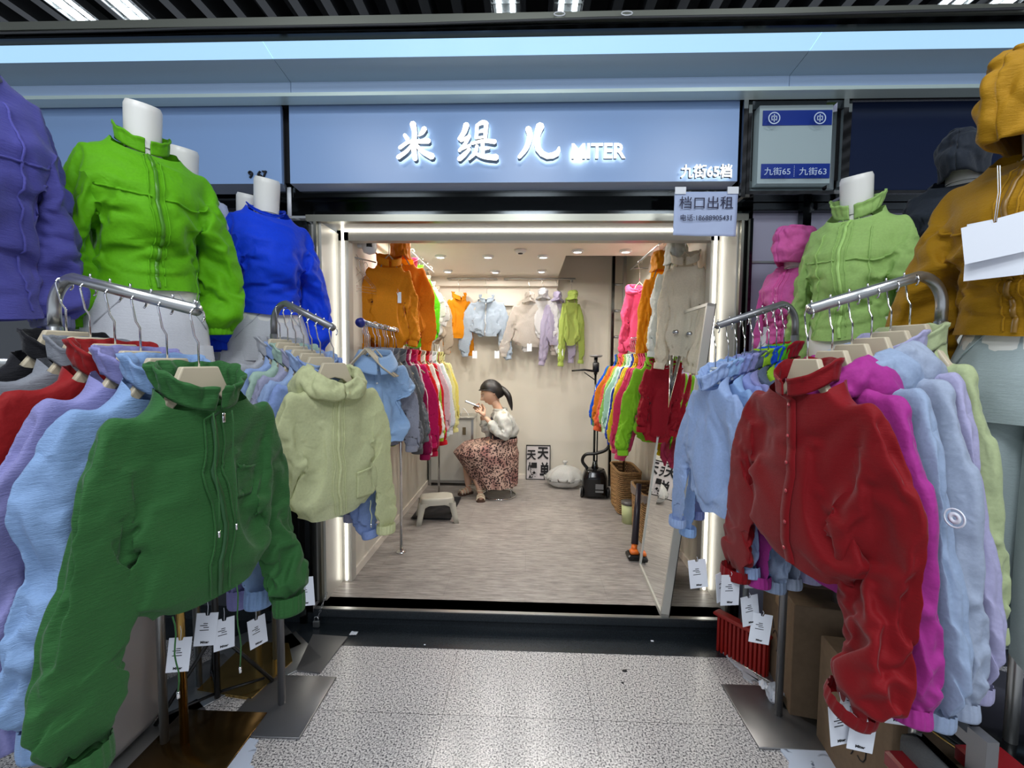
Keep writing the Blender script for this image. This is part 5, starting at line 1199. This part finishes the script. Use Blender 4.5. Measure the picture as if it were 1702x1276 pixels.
# black umbrella-like folding leg stand between the left stands
tp = thing('folding_tripod', 'black folding tripod base on the floor behind the left stands', 'tripod', G(362, 1166)+V((0, .0, 0)))
b = MB(); b.cyl((0, 0, .02), (0, 0, .75), .012, 10); b.build('pole', BLACKP, tp)
for a in (.6, 2.3, 3.9):
    b = MB(); b.tube([(0, 0, .30), (.20*cos(a), .20*sin(a), .012)], .008, 8); b.tube([(0, 0, .04), (.17*cos(a), .17*sin(a), .035)], .006, 6); b.build('leg', BLACKP, tp)
br = thing('brass_stand', 'brass coloured stand pole with square base behind the dark green jacket', 'stand', (-1.24, 1.50, 0)); b = MB(); b.cyl((0, 0, .01), (0, 0, 1.2), .014, 14); b.build('pole', BRASS, br); b = MB(); b.bev((.05, 0, .005), (.34, .3, .01), .002); b.build('base_plate', plain('dark_brass_plate', (96, 74, 40), .2, .9), br)
# clear plastic storage tub at lower left
PT = plain('cloudy_plastic', (150, 146, 144), .3)
tb = thing('storage_tub', 'tall cloudy plastic storage tub at the lower left behind the sleeves', 'tub', (-1.56, 1.50, 0)); b = MB()
def tub(i, j):
    a = 2*pi*i; e = .4; X = math.copysign(abs(cos(a))**e, cos(a)); Y = math.copysign(abs(sin(a))**e, sin(a)); k = interp([(0, .0), (.02, .8), (.08, .9), (1, 1.02)], j); return V((X*.16*k, Y*.16*k, .50*max(0, j-.02)/.98+.002))
b.grid(tub, 48, 20, True); b.build('tub_wall', PT, tb, sol=.004); b = MB(); b.bev((0, 0, .505), (.34, .34, .016), .006); b.build('lid', PT, tb, False)
# padlock with chain
pl = atp(532, 1032, Z=.012); pk = thing('padlock', 'small silver padlock on a chain at the left end of the step', 'padlock', (pl.x, 2.215, .0)); b = MB(); b.bev((0, 0, .022), (.034, .014, .034), .003); b.build('lock_body', STEEL, pk, False); b = MB(); b.tube([(-.011, 0, .036)]+[(.011*-cos(a), 0, .05+.011*sin(a)) for a in (0, .6, 1.2, 1.57, 2, 2.6, 3.14)]+[(.011, 0, .036)], .003, 6); b.build('shackle', CHROME, pk)
b = MB()
for k in range(9):
    c_ = V((.004+.004*k, .01+.004*k, .052+.014*k)); M_ = Matrix.Translation(c_) @ Matrix.Rotation(radians(25), 4, 'Y') @ Matrix.Rotation((k % 2)*pi/2, 4, 'Z'); b.tube([M_ @ V((.0045*cos(a*pi/5), 0, .009*sin(a*pi/5))) for a in range(10)], .0013, 5, closed=True)
b.build('chain', CHROME, pk)
for (px, py, lab, s) in [(588, 1054, 'scrap of white paper on the black stone strip at left', .018), (1084, 1066, 'white scrap on the black stone strip at right', .007), (706, 1072, 'tiny white crumb on the black strip', .004)]:
    q = G(px, py); b = MB(); b.grid(lambda i, j: V((lerp(-s, s, i), lerp(-s*.8, s*.8, j), .002+s*.25*(1+nz(V((i*3, j*3, px)))))), 6, 6); o = b.build('litter', PAPER, None, False, sol=.0006); o.location = q; tag(o, lab, 'litter')
for px, py, s, lab in ((1038, 1115, .011, 'larger black fragment lying on the granite'), (1035, 1135, .005, 'small black fragment just in front of the larger one')):
    q = G(px, py); b = MB(); b.lathe([(s, 0), (s*.9, .004), (s*.3, .006), (0, .006)], n=7, sx=1.1, sy=.7); o = b.build('litter', plain('dark_rubber', (36, 34, 34), .6)); o.location = q; tag(o, lab, 'litter')
# red dustpan
q = G(1248, 1128); dpn = thing('dustpan', 'ribbed red plastic dustpan standing on edge beside the right stand', 'dustpan', (q.x, q.y+.10, 0), radians(35)); RP = plain('red_plastic', (150, 26, 20), .35)
b = MB()
for k in range(12): b.bev((-.0+0, -.11+k*.02, .09), (.02, .012, .18), .003)
b.bb(.004, .02, -.12, .12, .0, .18); b.build('pan', RP, dpn, False); b = MB(); b.bev((.0, 0, .19), (.05, .26, .02), .006); b.build('rim', RP, dpn, False); b = MB(); b.tube([(.01, 0, .19), (.03, .0, .42)], .012, 8); b.build('handle', plain('grey_handle', (100, 104, 106), .4), dpn)
# cartons and tables at lower right
CARD = plain('brown_cardboard', (116, 96, 74), .8, bump=.1, bscale=40, var=.15)
def carton(label, x, y, w_, d_, h, rz, z=0, tape=True):
    t = thing('carton', label, 'box', (x, y, z), rz, None); b = MB(); b.bev((0, 0, h/2), (w_, d_, h), .003); b.build('box_body', CARD, t, False)
    if tape: b = MB(); b.bb(-w_/2-.001, w_/2+.001, -.022, .022, h-.001, h+.001); b.bb(-w_/2-.0012, -w_/2+.001, -.022, .022, h-.1, h); b.build('tape', plain('tape_brown', (140, 112, 80), .3), t, False)
    b = MB()
    for k, (yy, zz, r_) in enumerate([(-.08, .5, .03), (-.0, .42, .03), (.07, .5, .028)]):
        M_ = Matrix.Translation((-w_/2-.0015, yy*d_*2, zz*h)); b.tube([M_ @ V((0, r_*cos(a*pi/6+.4), r_*sin(a*pi/6+.4)*1.5)) for a in range(10-k*2)], .0018, 4)
    b.build('marker_scribble', INK, t)
    return t
carton('brown carton with black marker scribbles nearest the lower right of the aisle', 1.25, 1.42, .34, .40, .40, radians(-8))
carton('brown carton standing behind the right stands against the wall', 1.30, 1.88, .40, .38, .46, radians(-12))
carton('brown carton partly hidden under the white trousers at right', 1.28, 1.02, .34, .30, .34, radians(-4))
rt_ = thing('round_table', 'round black table top with thin pale edge behind the right sleeves', 'table', (1.32, 1.92, 0)); b = MB(); b.lathe([(0, .56), (.27, .56), (.275, .565), (.275, .575), (.27, .58), (0, .58)], n=48); b.build('tabletop', BG, rt_); b = MB(); b.tube([(.276*cos(k*pi/24), .276*sin(k*pi/24), .570) for k in range(48)], .003, 6, closed=True); b.build('edge_trim', BRASS, rt_); b = MB(); b.cyl((0, .23, 0), (0, .23, .56), .02, 12); b.build('pedestal', DSTEEL, rt_)
rt_ = thing('round_table', 'lower round black table top above the scribbled carton at right', 'table', (1.33, 1.20, 0)); b = MB(); b.lathe([(0, .44), (.25, .44), (.255, .445), (.255, .455), (.25, .46), (0, .46)], n=48); b.build('tabletop', BG, rt_); b = MB(); b.tube([(.256*cos(k*pi/24), .256*sin(k*pi/24), .450) for k in range(48)], .003, 6, closed=True); b.build('edge_trim', BRASS, rt_); b = MB(); b.cyl((.2, .0, 0), (.2, .0, .44), .02, 12); b.build('pedestal', DSTEEL, rt_)
for lab, px, py, Y in (('deep red lacquered box in front of the cartons at lower right', 1535, 1245, .98), ('second deep red box at the lower right corner', 1660, 1235, .95)):
    q = atp(px, py, Y=Y); t = thing('red_box', lab, 'box', (q.x, q.y, 0)); b = MB(); b.bev((0, 0, q.z/2-.045), (.09, .08, max(.05, q.z-.09)), .004); b.build('box_body', plain('olive_card', (110, 100, 74), .6), t, False); b = MB(); b.bev((0, 0, q.z-.06), (.10, .09, .04), .006); b.build('lid', plain('deep_red_gloss', (120, 20, 26), .2), t, False)
q = atp(1585, 1260, Y=.93); t = thing('padded_board', 'upright grey padded board among the boxes at lower right', 'board', (q.x, .93, 0)); b = MB(); b.bev((0, 0, .28), (.06, .22, .56), .025); b.build('pad', cloth('grey_pad', (88, 90, 92), 'weave', trans=0), t)
q = atp(1632, 1250, Y=.90); t = thing('metal_frame', 'grey metal leg frame beside the padded board at lower right', 'frame', (q.x, .9, 0)); b = MB(); b.bb(-.012, .012, -.02, .02, 0, .66); b.build('upright', DPL, t, False); b = MB(); b.bb(-.012, .012, .02, .24, .62, .645); b.build('crossbar', DPL, t, False)

# ---------------------------------------------------------------- seated person
PX, PY = STX, STY
per = thing('person', 'seated person in a white jacket and leopard print skirt looking at a phone', 'person', (PX, PY, ZS))
def skinmat(n, c, r=.5): 
    m = plain(n, c, r); m.node_tree.nodes['Principled BSDF'].inputs['Subsurface Weight'].default_value = .08; m.node_tree.nodes['Principled BSDF'].inputs['Subsurface Radius'].default_value = (.01, .004, .002); return m
SKIN = skinmat('skin', (214, 172, 146), .5)
def skin_mesh(name, verts, edges, radii, mat, parent, sub=2, root=0, smoothit=0):
    me = bpy.data.meshes.new(name); me.from_pydata([tuple(v) for v in verts], edges, []); me.update(); me.materials.append(mat)
    o = bpy.data.objects.new(name, me); COL.objects.link(o); o.parent = parent
    o.modifiers.new('skin', 'SKIN').use_smooth_shade = True
    sv = me.skin_vertices[0].data
    for i, r in enumerate(radii): sv[i].radius = (r, r) if not isinstance(r, tuple) else r; sv[i].use_root = (i == root)
    s_ = o.modifiers.new('sub', 'SUBSURF'); s_.levels = s_.render_levels = sub
    if smoothit: m_ = o.modifiers.new('cs', 'SMOOTH'); m_.iterations = smoothit
    return o
def L3(px, py, dy=0):     # photo position on the sitter's mid plane + depth offset, as local point
    q = atp(px, py, Y=PY+dy); return q-V((PX, PY, ZS))
pel = L3(838, 742, 0); pel.z = .525
waist = L3(836, 722, 0); chest = L3(832, 700, 0); nb = L3(830, 683, 0); nk = L3(825, 672, 0); nt2 = L3(819, 660, 0) 
shN, shF = L3(836, 690, -.13), L3(829, 688, .13)
elN, elF = L3(840, 727, -.20), L3(812, 722, .12)
wrN, wrF = L3(806, 693, -.07), L3(800, 690, .06)
hipN, hipF = pel+V((-.02, -.085, 0)), pel+V((-.02, .085, 0))
knN, knF = L3(775, 752, -.09), L3(773, 757, .10)
anN, anF = L3(797, 812, -.12), L3(779, 815, .05)
vs = [pel, waist, chest, nb, nk, shN, elN, wrN, shF, elF, wrF, hipN, knN, anN, hipF, knF, anF]
calfN = knN.lerp(anN, .35)+V((.012, 0, 0)); calfF = knF.lerp(anF, .35)+V((.012, 0, 0)); heN = anN+V((.012, 0, -.05)); heF = anF+V((.02, 0, -.045))
toeN = L3(799, 827, -.22); toeF = L3(765, 826, -.03); toeN.z = .028; toeF.z = .028; heN.z = .04; heF.z = .04
balN = heN.lerp(toeN, .6); balF = heF.lerp(toeF, .6); balN.z = balF.z = .028
vs += [calfN, calfF, heN, heF, balN, balF, toeN, toeF, nt2]
ed = [(0, 1), (1, 2), (2, 3), (3, 4), (2, 5), (5, 6), (6, 7), (2, 8), (8, 9), (9, 10), (0, 11), (11, 12), (12, 17), (17, 13), (0, 14), (14, 15), (15, 18), (18, 16), (13, 19), (19, 21), (21, 23), (16, 20), (20, 22), (22, 24), (4, 25)]
rd = [.125, .10, .115, .05, .042, .05, .036, .022, .05, .036, .022, .066, .048, .030, .066, .048, .030, .048, .048, .030, .030, .032, .032, .016, .016, .045]
skin_mesh('body', vs, ed, rd, SKIN, per)
# head
HD = L3(817, 653, 0); hr = .118
hyaw = radians(180+14); tilt = radians(24)     # faces -X, slightly to the camera, looking down
HM = Matrix.Translation(HD) @ Matrix.Rotation(radians(-12), 4, 'Z').inverted() @ Matrix.Rotation(-tilt, 4, 'Y')
# head local frame: face towards -X, up +Z
b = MB()
def headf(i, j):
    a = 2*pi*i; ph_ = pi*j; r = sin(ph_); zc = cos(ph_)
    x, y, z = cos(a)*r*.098, sin(a)*r*.078, zc*.118
    f = max(0, -cos(a)*r)
    if z < 0: x *= 1-.25*(-z/.118)**1.5*(1 if x > 0 else .35); y *= 1-.42*(-z/.118)**1.3
    if z < -.02 and x > 0: x *= .8
    g = lambda y0, z0_, sy_, sz_: math.exp(-((y-y0)/sy_)**2-((z-z0_)/sz_)**2)
    if cos(a) < 0:
        x += .006*(g(-.030, .012, .016, .011)+g(.030, .012, .016, .011))        # eye sockets
        x -= .005*g(0, .034, .05, .012)                                          # brow
        x -= .026*g(0, -.020, .010, .014)+.012*g(0, .002, .007, .022)            # nose
        x -= .007*(g(-.0, -.052, .020, .006)+g(0, -.064, .018, .006))            # lips
        x -= .010*g(0, -.092, .020, .014); x -= .004*(g(.042, -.02, .018, .02)+g(-.042, -.02, .018, .02))
    return V((x, y, z))
b.grid(headf, 64, 56, True); b.v = [tuple(HM @ V(p)) for p in b.v]; hd = b.build('head', SKIN, per)
LIP = plain('lips', (158, 84, 78), .4); EYE = plain('eye_white', (226, 220, 212), .3)
def facep(y, z, out=.0):
    """point on the face at height z and sideways y (head frame), pushed out"""
    j = math.acos(max(-1, min(1, z/.118)))/pi; best = None
    for k in range(80):
        i_ = .5+(k-40)/160; p_ = headf(i_, j)
        if best is None or abs(p_.y-y) < abs(best.y-y): best = p_
    return HM @ (best+V((-out, 0, 0)))
for nm, z0_, w_ in (('upper_lip', -.052, .019), ('lower_lip', -.062, .016)):
    b = MB(); b.tube([facep(lerp(-w_, w_, k/6), z0_+.003*abs(k-3)/3*(1 if nm[0] == 'l' else -1), -.0008) for k in range(7)], [.001, .0028, .0038, .004, .0038, .0028, .001], 6); b.build(nm, LIP, hd)
for sy in (-1, 1):
    b = MB(); b.tube([facep(sy*.030+(k-3)*.004, .010, -.0012) for k in range(7)], [.001, .0028, .0038, .0042, .0038, .0028, .001], 8); e_ = b.build('eye', EYE, hd)
    b = MB(); b.tube([facep(sy*.030+(k-3)*.0046, .0125-.002*abs(k-3)/3, .0022) for k in range(7)], .0016, 5); b.build('eyelashes', INK, e_)
    b = MB(); b.tube([facep(sy*.032+(k-3)*.006, .032-.003*abs(k-3)/3, .0004) for k in range(7)], .0022, 5); b.build('eyebrow', INK, hd)
    b = MB(); b.lathe([(.004, -.006), (.016, -.004), (.019, .003), (.014, .008), (.006, .004)], n=14, sx=.62, sy=1, M=HM @ Matrix.Translation((.012, sy*.079, -.002)) @ Matrix.Rotation(sy*-pi/2, 4, 'X')); b.v = b.v; b.build('ear', SKIN, hd)
HAIR = plain('black_hair', (22, 18, 17), .38, bump=.5, bscale=30)
b = MB()
def hairf(i, j):
    a = 2*pi*i; ph_ = lerp(.02, 1, j)*pi*.68; r = sin(ph_); zc = cos(ph_); cut_ = -cos(a)
    z = zc*.130; x, y = cos(a)*r*.112, sin(a)*r*.090
    # hairline: lift at the face
    lim = .055*max(0, cut_)**.6
    if cut_ > 0 and z < .02+lim: z = .02+lim+(z-.02-lim)*.05; x *= .93
    if abs(sin(a)) > .7 and x < .02 and z < .0: z = max(z, -.0)
    w_ = 1+.012*sin(a*34+ph_*3)
    return V((x*w_+.004, y*w_, z+.002))
b.grid(hairf, 72, 30, True); b.v = [tuple(HM @ V(p)) for p in b.v]; hr_ = b.build('hair', HAIR, per, sol=.006)
b = MB(); b.tube(spline([HM @ V((.075, 0, .01)), HM @ V((.105, 0, .0)), L3(844, 656, -.02), L3(848, 668, -.03), L3(851, 682, -.04)], 18), [.02, .022, .024, .026, .028, .029, .030, .030, .030, .030, .029, .028, .026, .024, .022, .019, .015, .010, .004], 12); b.build('ponytail', HAIR, hr_)
b = MB(); b.lathe([(.020, -.006), (.025, 0), (.020, .006)], n=16, M=HM @ Matrix.Translation((.105, 0, .008)) @ Matrix.Rotation(radians(70), 4, 'Y')); b.build('hair_tie', BLACKP, hr_)
# hands: palm + five fingers
def hand(name, wr, fwd, upv, side, curl):
    """fwd: wrist->knuckles, upv: back of the hand, side=+1/-1: thumb side"""
    f = fwd.normalized(); u = (upv-f*upv.dot(f)).normalized(); s = f.cross(u)*side
    P_ = [wr-f*.01, wr+f*.03, wr+f*.065]; vs_ = P_[:]; ed_ = [(0, 1), (1, 2)]; rd_ = [(.020, .016), (.030, .014), (.034, .013)]
    for k, (off, ln) in enumerate([(.030, .070), (.010, .078), (-.010, .072), (-.029, .056)]):
        base = wr+f*.072+s*off; i0 = len(vs_); a = 0; p = base; vs_.append(p); rd_.append(.0095); ed_.append((2, i0))
        for m_, q in enumerate((.42, .32, .26)):
            a += curl*(1+.15*k); p = p+(f*cos(a)-u*sin(a))*ln*q; vs_.append(p); rd_.append(.0090-.001*m_); ed_.append((i0+m_, i0+m_+1))
    i0 = len(vs_); p = wr+f*.025+s*.026; vs_.append(p); rd_.append(.012); ed_.append((1, i0))
    for m_, (a, ln) in enumerate(((.8, .032), (.35, .028), (.1, .022))):
        p = p+(f*cos(a)+s*sin(a)*.9-u*.35*sin(a)-u*.15)*ln; vs_.append(p); rd_.append(.0100-.001*m_); ed_.append((i0+m_, i0+m_+1))
    return skin_mesh(name, vs_, ed_, rd_, SKIN, per, 2, 0)
ph_c = L3(785, 671, -.01)
hN = hand('hand', wrN+(wrN-elN).normalized()*.015, ph_c-wrN+V((.03, -.03, .0)), V((.35, -.9, -.2)), 1, .42)
hF = hand('hand', wrF+(wrF-elF).normalized()*.015, ph_c-wrF+V((.03, .05, -.015)), V((.2, .9, -.35)), -1, .45)
# phone
ph = thing('phone', 'dark smartphone held in both hands by the seated person', 'phone', ph_c+V((PX, PY, ZS)), 0)
ph.rotation_euler = (radians(4), radians(22), radians(6)); b = MB(); b.bev((0, 0, 0), (.150, .072, .008), .003); b.build('phone_body', plain('phone_dark', (60, 60, 66), .25), ph, False); b = MB(); b.bb(-.070, .070, -.033, .033, .0040, .0044); b.build('screen', plain('phone_screen', (190, 200, 210), .2, emit=.6), ph, False)
# inner dark top
DK = cloth('dark_top', (44, 38, 48), 'weave', trans=0)
b = MB(); tops = [(L3(829, 692, 0), .075, .10), (L3(830, 705, 0), .105, .135), (L3(833, 722, 0), .11, .135), (L3(836, 738, 0), .125, .14), (L3(838, 748, 0), .13, .15)]
def topf(i, j):
    k = j*4; m_ = min(int(k), 3); q = k-m_; c0, a0_, b0_ = tops[m_]; c1, a1_, b1_ = tops[m_+1]; c_ = c0.lerp(c1, q); a = 2*pi*i
    return c_+V((cos(a)*lerp(a0_, a1_, q), sin(a)*lerp(b0_, b1_, q), .004*nz(V((a*2, j*6, 1)))))
b.grid(topf, 40, 20, True); b.build('dark_top', DK, per)
# white jacket: skinned shell over torso and arms, with open front
WJ = cloth('white_jacket', (222, 224, 218), 'crinkle', trans=.25)
back = V((.018, 0, 0))
jv = [L3(838, 730, 0)+back, L3(836, 712, 0)+back, L3(832, 696, 0)+back, L3(829, 684, 0)+back*.6, shN, elN+V((.012, 0, .0)), wrN.lerp(elN, .45), wrN.lerp(elN, .22), shF, elF, wrF.lerp(elF, .42), wrF.lerp(elF, .2)]
je = [(0, 1), (1, 2), (2, 3), (2, 4), (4, 5), (5, 6), (6, 7), (2, 8), (8, 9), (9, 10), (10, 11)]
jr = [(.12, .15), (.12, .145), (.115, .125), (.060, .065), .075, .070, .060, .036, .07, .06, .05, .034]
jo = skin_mesh('jacket', jv, je, jr, WJ, per, 3, 0)
tx = bpy.data.textures.new('crease', 'CLOUDS'); tx.noise_scale = .045; tx.noise_depth = 3
dm = jo.modifiers.new('d', 'DISPLACE'); dm.texture = tx; dm.strength = .06; dm.mid_level = .5; dm.texture_coords = 'LOCAL'
b = MB()
b.grid(lambda i, j: L3(829, 684, 0)+V((.02-.085*cos(pi*(i-.5)*1.1)*-1*(-1), 0, 0))*0+V((-.062*cos(2*pi*(i*.8+.1)-0)*1, .072*sin(2*pi*(i*.8+.1)), .0))*(1+.1*j)+V((.012, 0, -.01+.045*j)), 30, 6); b.build('jacket_collar', WJ, per, sol=.004)
# skirt
def leopard():
    m, nt, b_ = _mat('leopard_print'); L = nt.links; tc = nt.nodes.new('ShaderNodeTexCoord'); vo = nt.nodes.new('ShaderNodeTexVoronoi'); vo.inputs['Scale'].default_value = 56; vo.inputs['Randomness'].default_value = 1
    cr = nt.nodes.new('ShaderNodeValToRGB'); e = cr.color_ramp.elements; e[0].position = 0; e[0].color = lin((150, 104, 92)); e[1].position = .22; e[1].color = lin((46, 26, 26)); x = e.new(.44); x.color = lin((52, 30, 30)); x = e.new(.50); x.color = lin((198, 166, 150))
    n = nt.nodes.new('ShaderNodeTexNoise'); n.inputs['Scale'].default_value = 7; mx = nt.nodes.new('ShaderNodeMixRGB'); mx.blend_type = 'MULTIPLY'; cr2 = nt.nodes.new('ShaderNodeValToRGB'); cr2.color_ramp.elements[0].color = lin((180, 130, 140)); cr2.color_ramp.elements[1].color = (1, 1, 1, 1); cr2.color_ramp.elements[0].position = .35; cr2.color_ramp.elements[1].position = .6
    L.new(tc.outputs['Object'], vo.inputs['Vector']); L.new(tc.outputs['Object'], n.inputs['Vector']); L.new(vo.outputs['Distance'], cr.inputs[0]); L.new(n.outputs['Fac'], cr2.inputs[0]); mx.inputs[0].default_value = .8; L.new(cr.outputs[0], mx.inputs[1]); L.new(cr2.outputs[0], mx.inputs[2]); L.new(mx.outputs[0], b_.inputs['Base Color']); b_.inputs['Roughness'].default_value = .7; return m
b = MB()
rings = [(L3(838, 726, 0), .125, .145), (L3(835, 731, 0), .15, .17), (L3(813, 739, 0), .27, .205), (L3(808, 751, 0), .32, .225), (L3(815, 772, 0), .27, .215), (L3(820, 788, 0), .235, .21), (L3(825, 804, 0), .20, .205)]
def skf(i, j):
    k = j*6; m_ = min(int(k), 5); q = k-m_; c0, a0_, b0_ = rings[m_]; c1, a1_, b1_ = rings[m_+1]; c_ = c0.lerp(c1, q); a = 2*pi*i; f = max(0, j-.45)/.55
    w_ = 1+.05*f*sin(a*13+2*sin(a*2))+.05*f*nz(V((cos(a)*3, sin(a)*3, j*2)))
    p = c_+V((cos(a)*lerp(a0_, a1_, q)*w_, sin(a)*lerp(b0_, b1_, q)*w_, 0))
    if j < .5: p.z += .02*math.exp(-((sin(a)-.45)/.3)**2)*(cos(a) < 0)-.0*j
    return p
b.grid(skf, 110, 60, True); b.build('skirt', leopard(), per)
SOLE = plain('brown_sole', (74, 50, 38), .6); STRAP = plain('cream_strap', (214, 198, 172), .5)
for nm, he, ba, to in (('near', heN, balN, toeN), ('far', heF, balF, toeF)):
    d_ = (to-he); d_.z = 0; ln = d_.length; d_.normalize(); s_ = V((-d_.y, d_.x, 0)); c_ = he.copy(); c_.z = 0
    b = MB(); o = []; N = 16
    prof = [(-.16, .022), (-.05, .033), (.25, .031), (.5, .034), (.8, .043), (1.0, .038), (1.14, .02)]
    out = [c_+d_*ln*t_+s_*w_ for t_, w_ in prof]+[c_+d_*ln*t_-s_*w_ for t_, w_ in prof[::-1]]
    n = len(out); b.add([p+V((0, 0, .0)) for p in out]+[p+V((0, 0, .020)) for p in out], [tuple(range(n)), tuple(range(2*n-1, n-1, -1))]+[(i, n+i, n+(i+1) % n, (i+1) % n) for i in range(n)])
    sh = b.build('sandal', SOLE, per, False)
    for t_, h in ((.45, .066), (.72, .060), (.98, .05)):
        b = MB(); pts = [c_+d_*ln*t_+s_*.038*cos(a)+V((0, 0, .018+(h-.018)*sin(a))) for a in [k*pi/8 for k in range(9)]]; b.tube([p for p in pts], .006, 6); b.build('strap', STRAP, sh)
    b = MB(); pts = [c_+d_*(-.005)+V((0, 0, .085))+s_*.036*cos(a)+d_*.036*sin(a) for a in [k*pi/8 for k in range(16)]]; b.tube(pts, .005, 6, closed=True); b.build('ankle_strap', STRAP, sh)
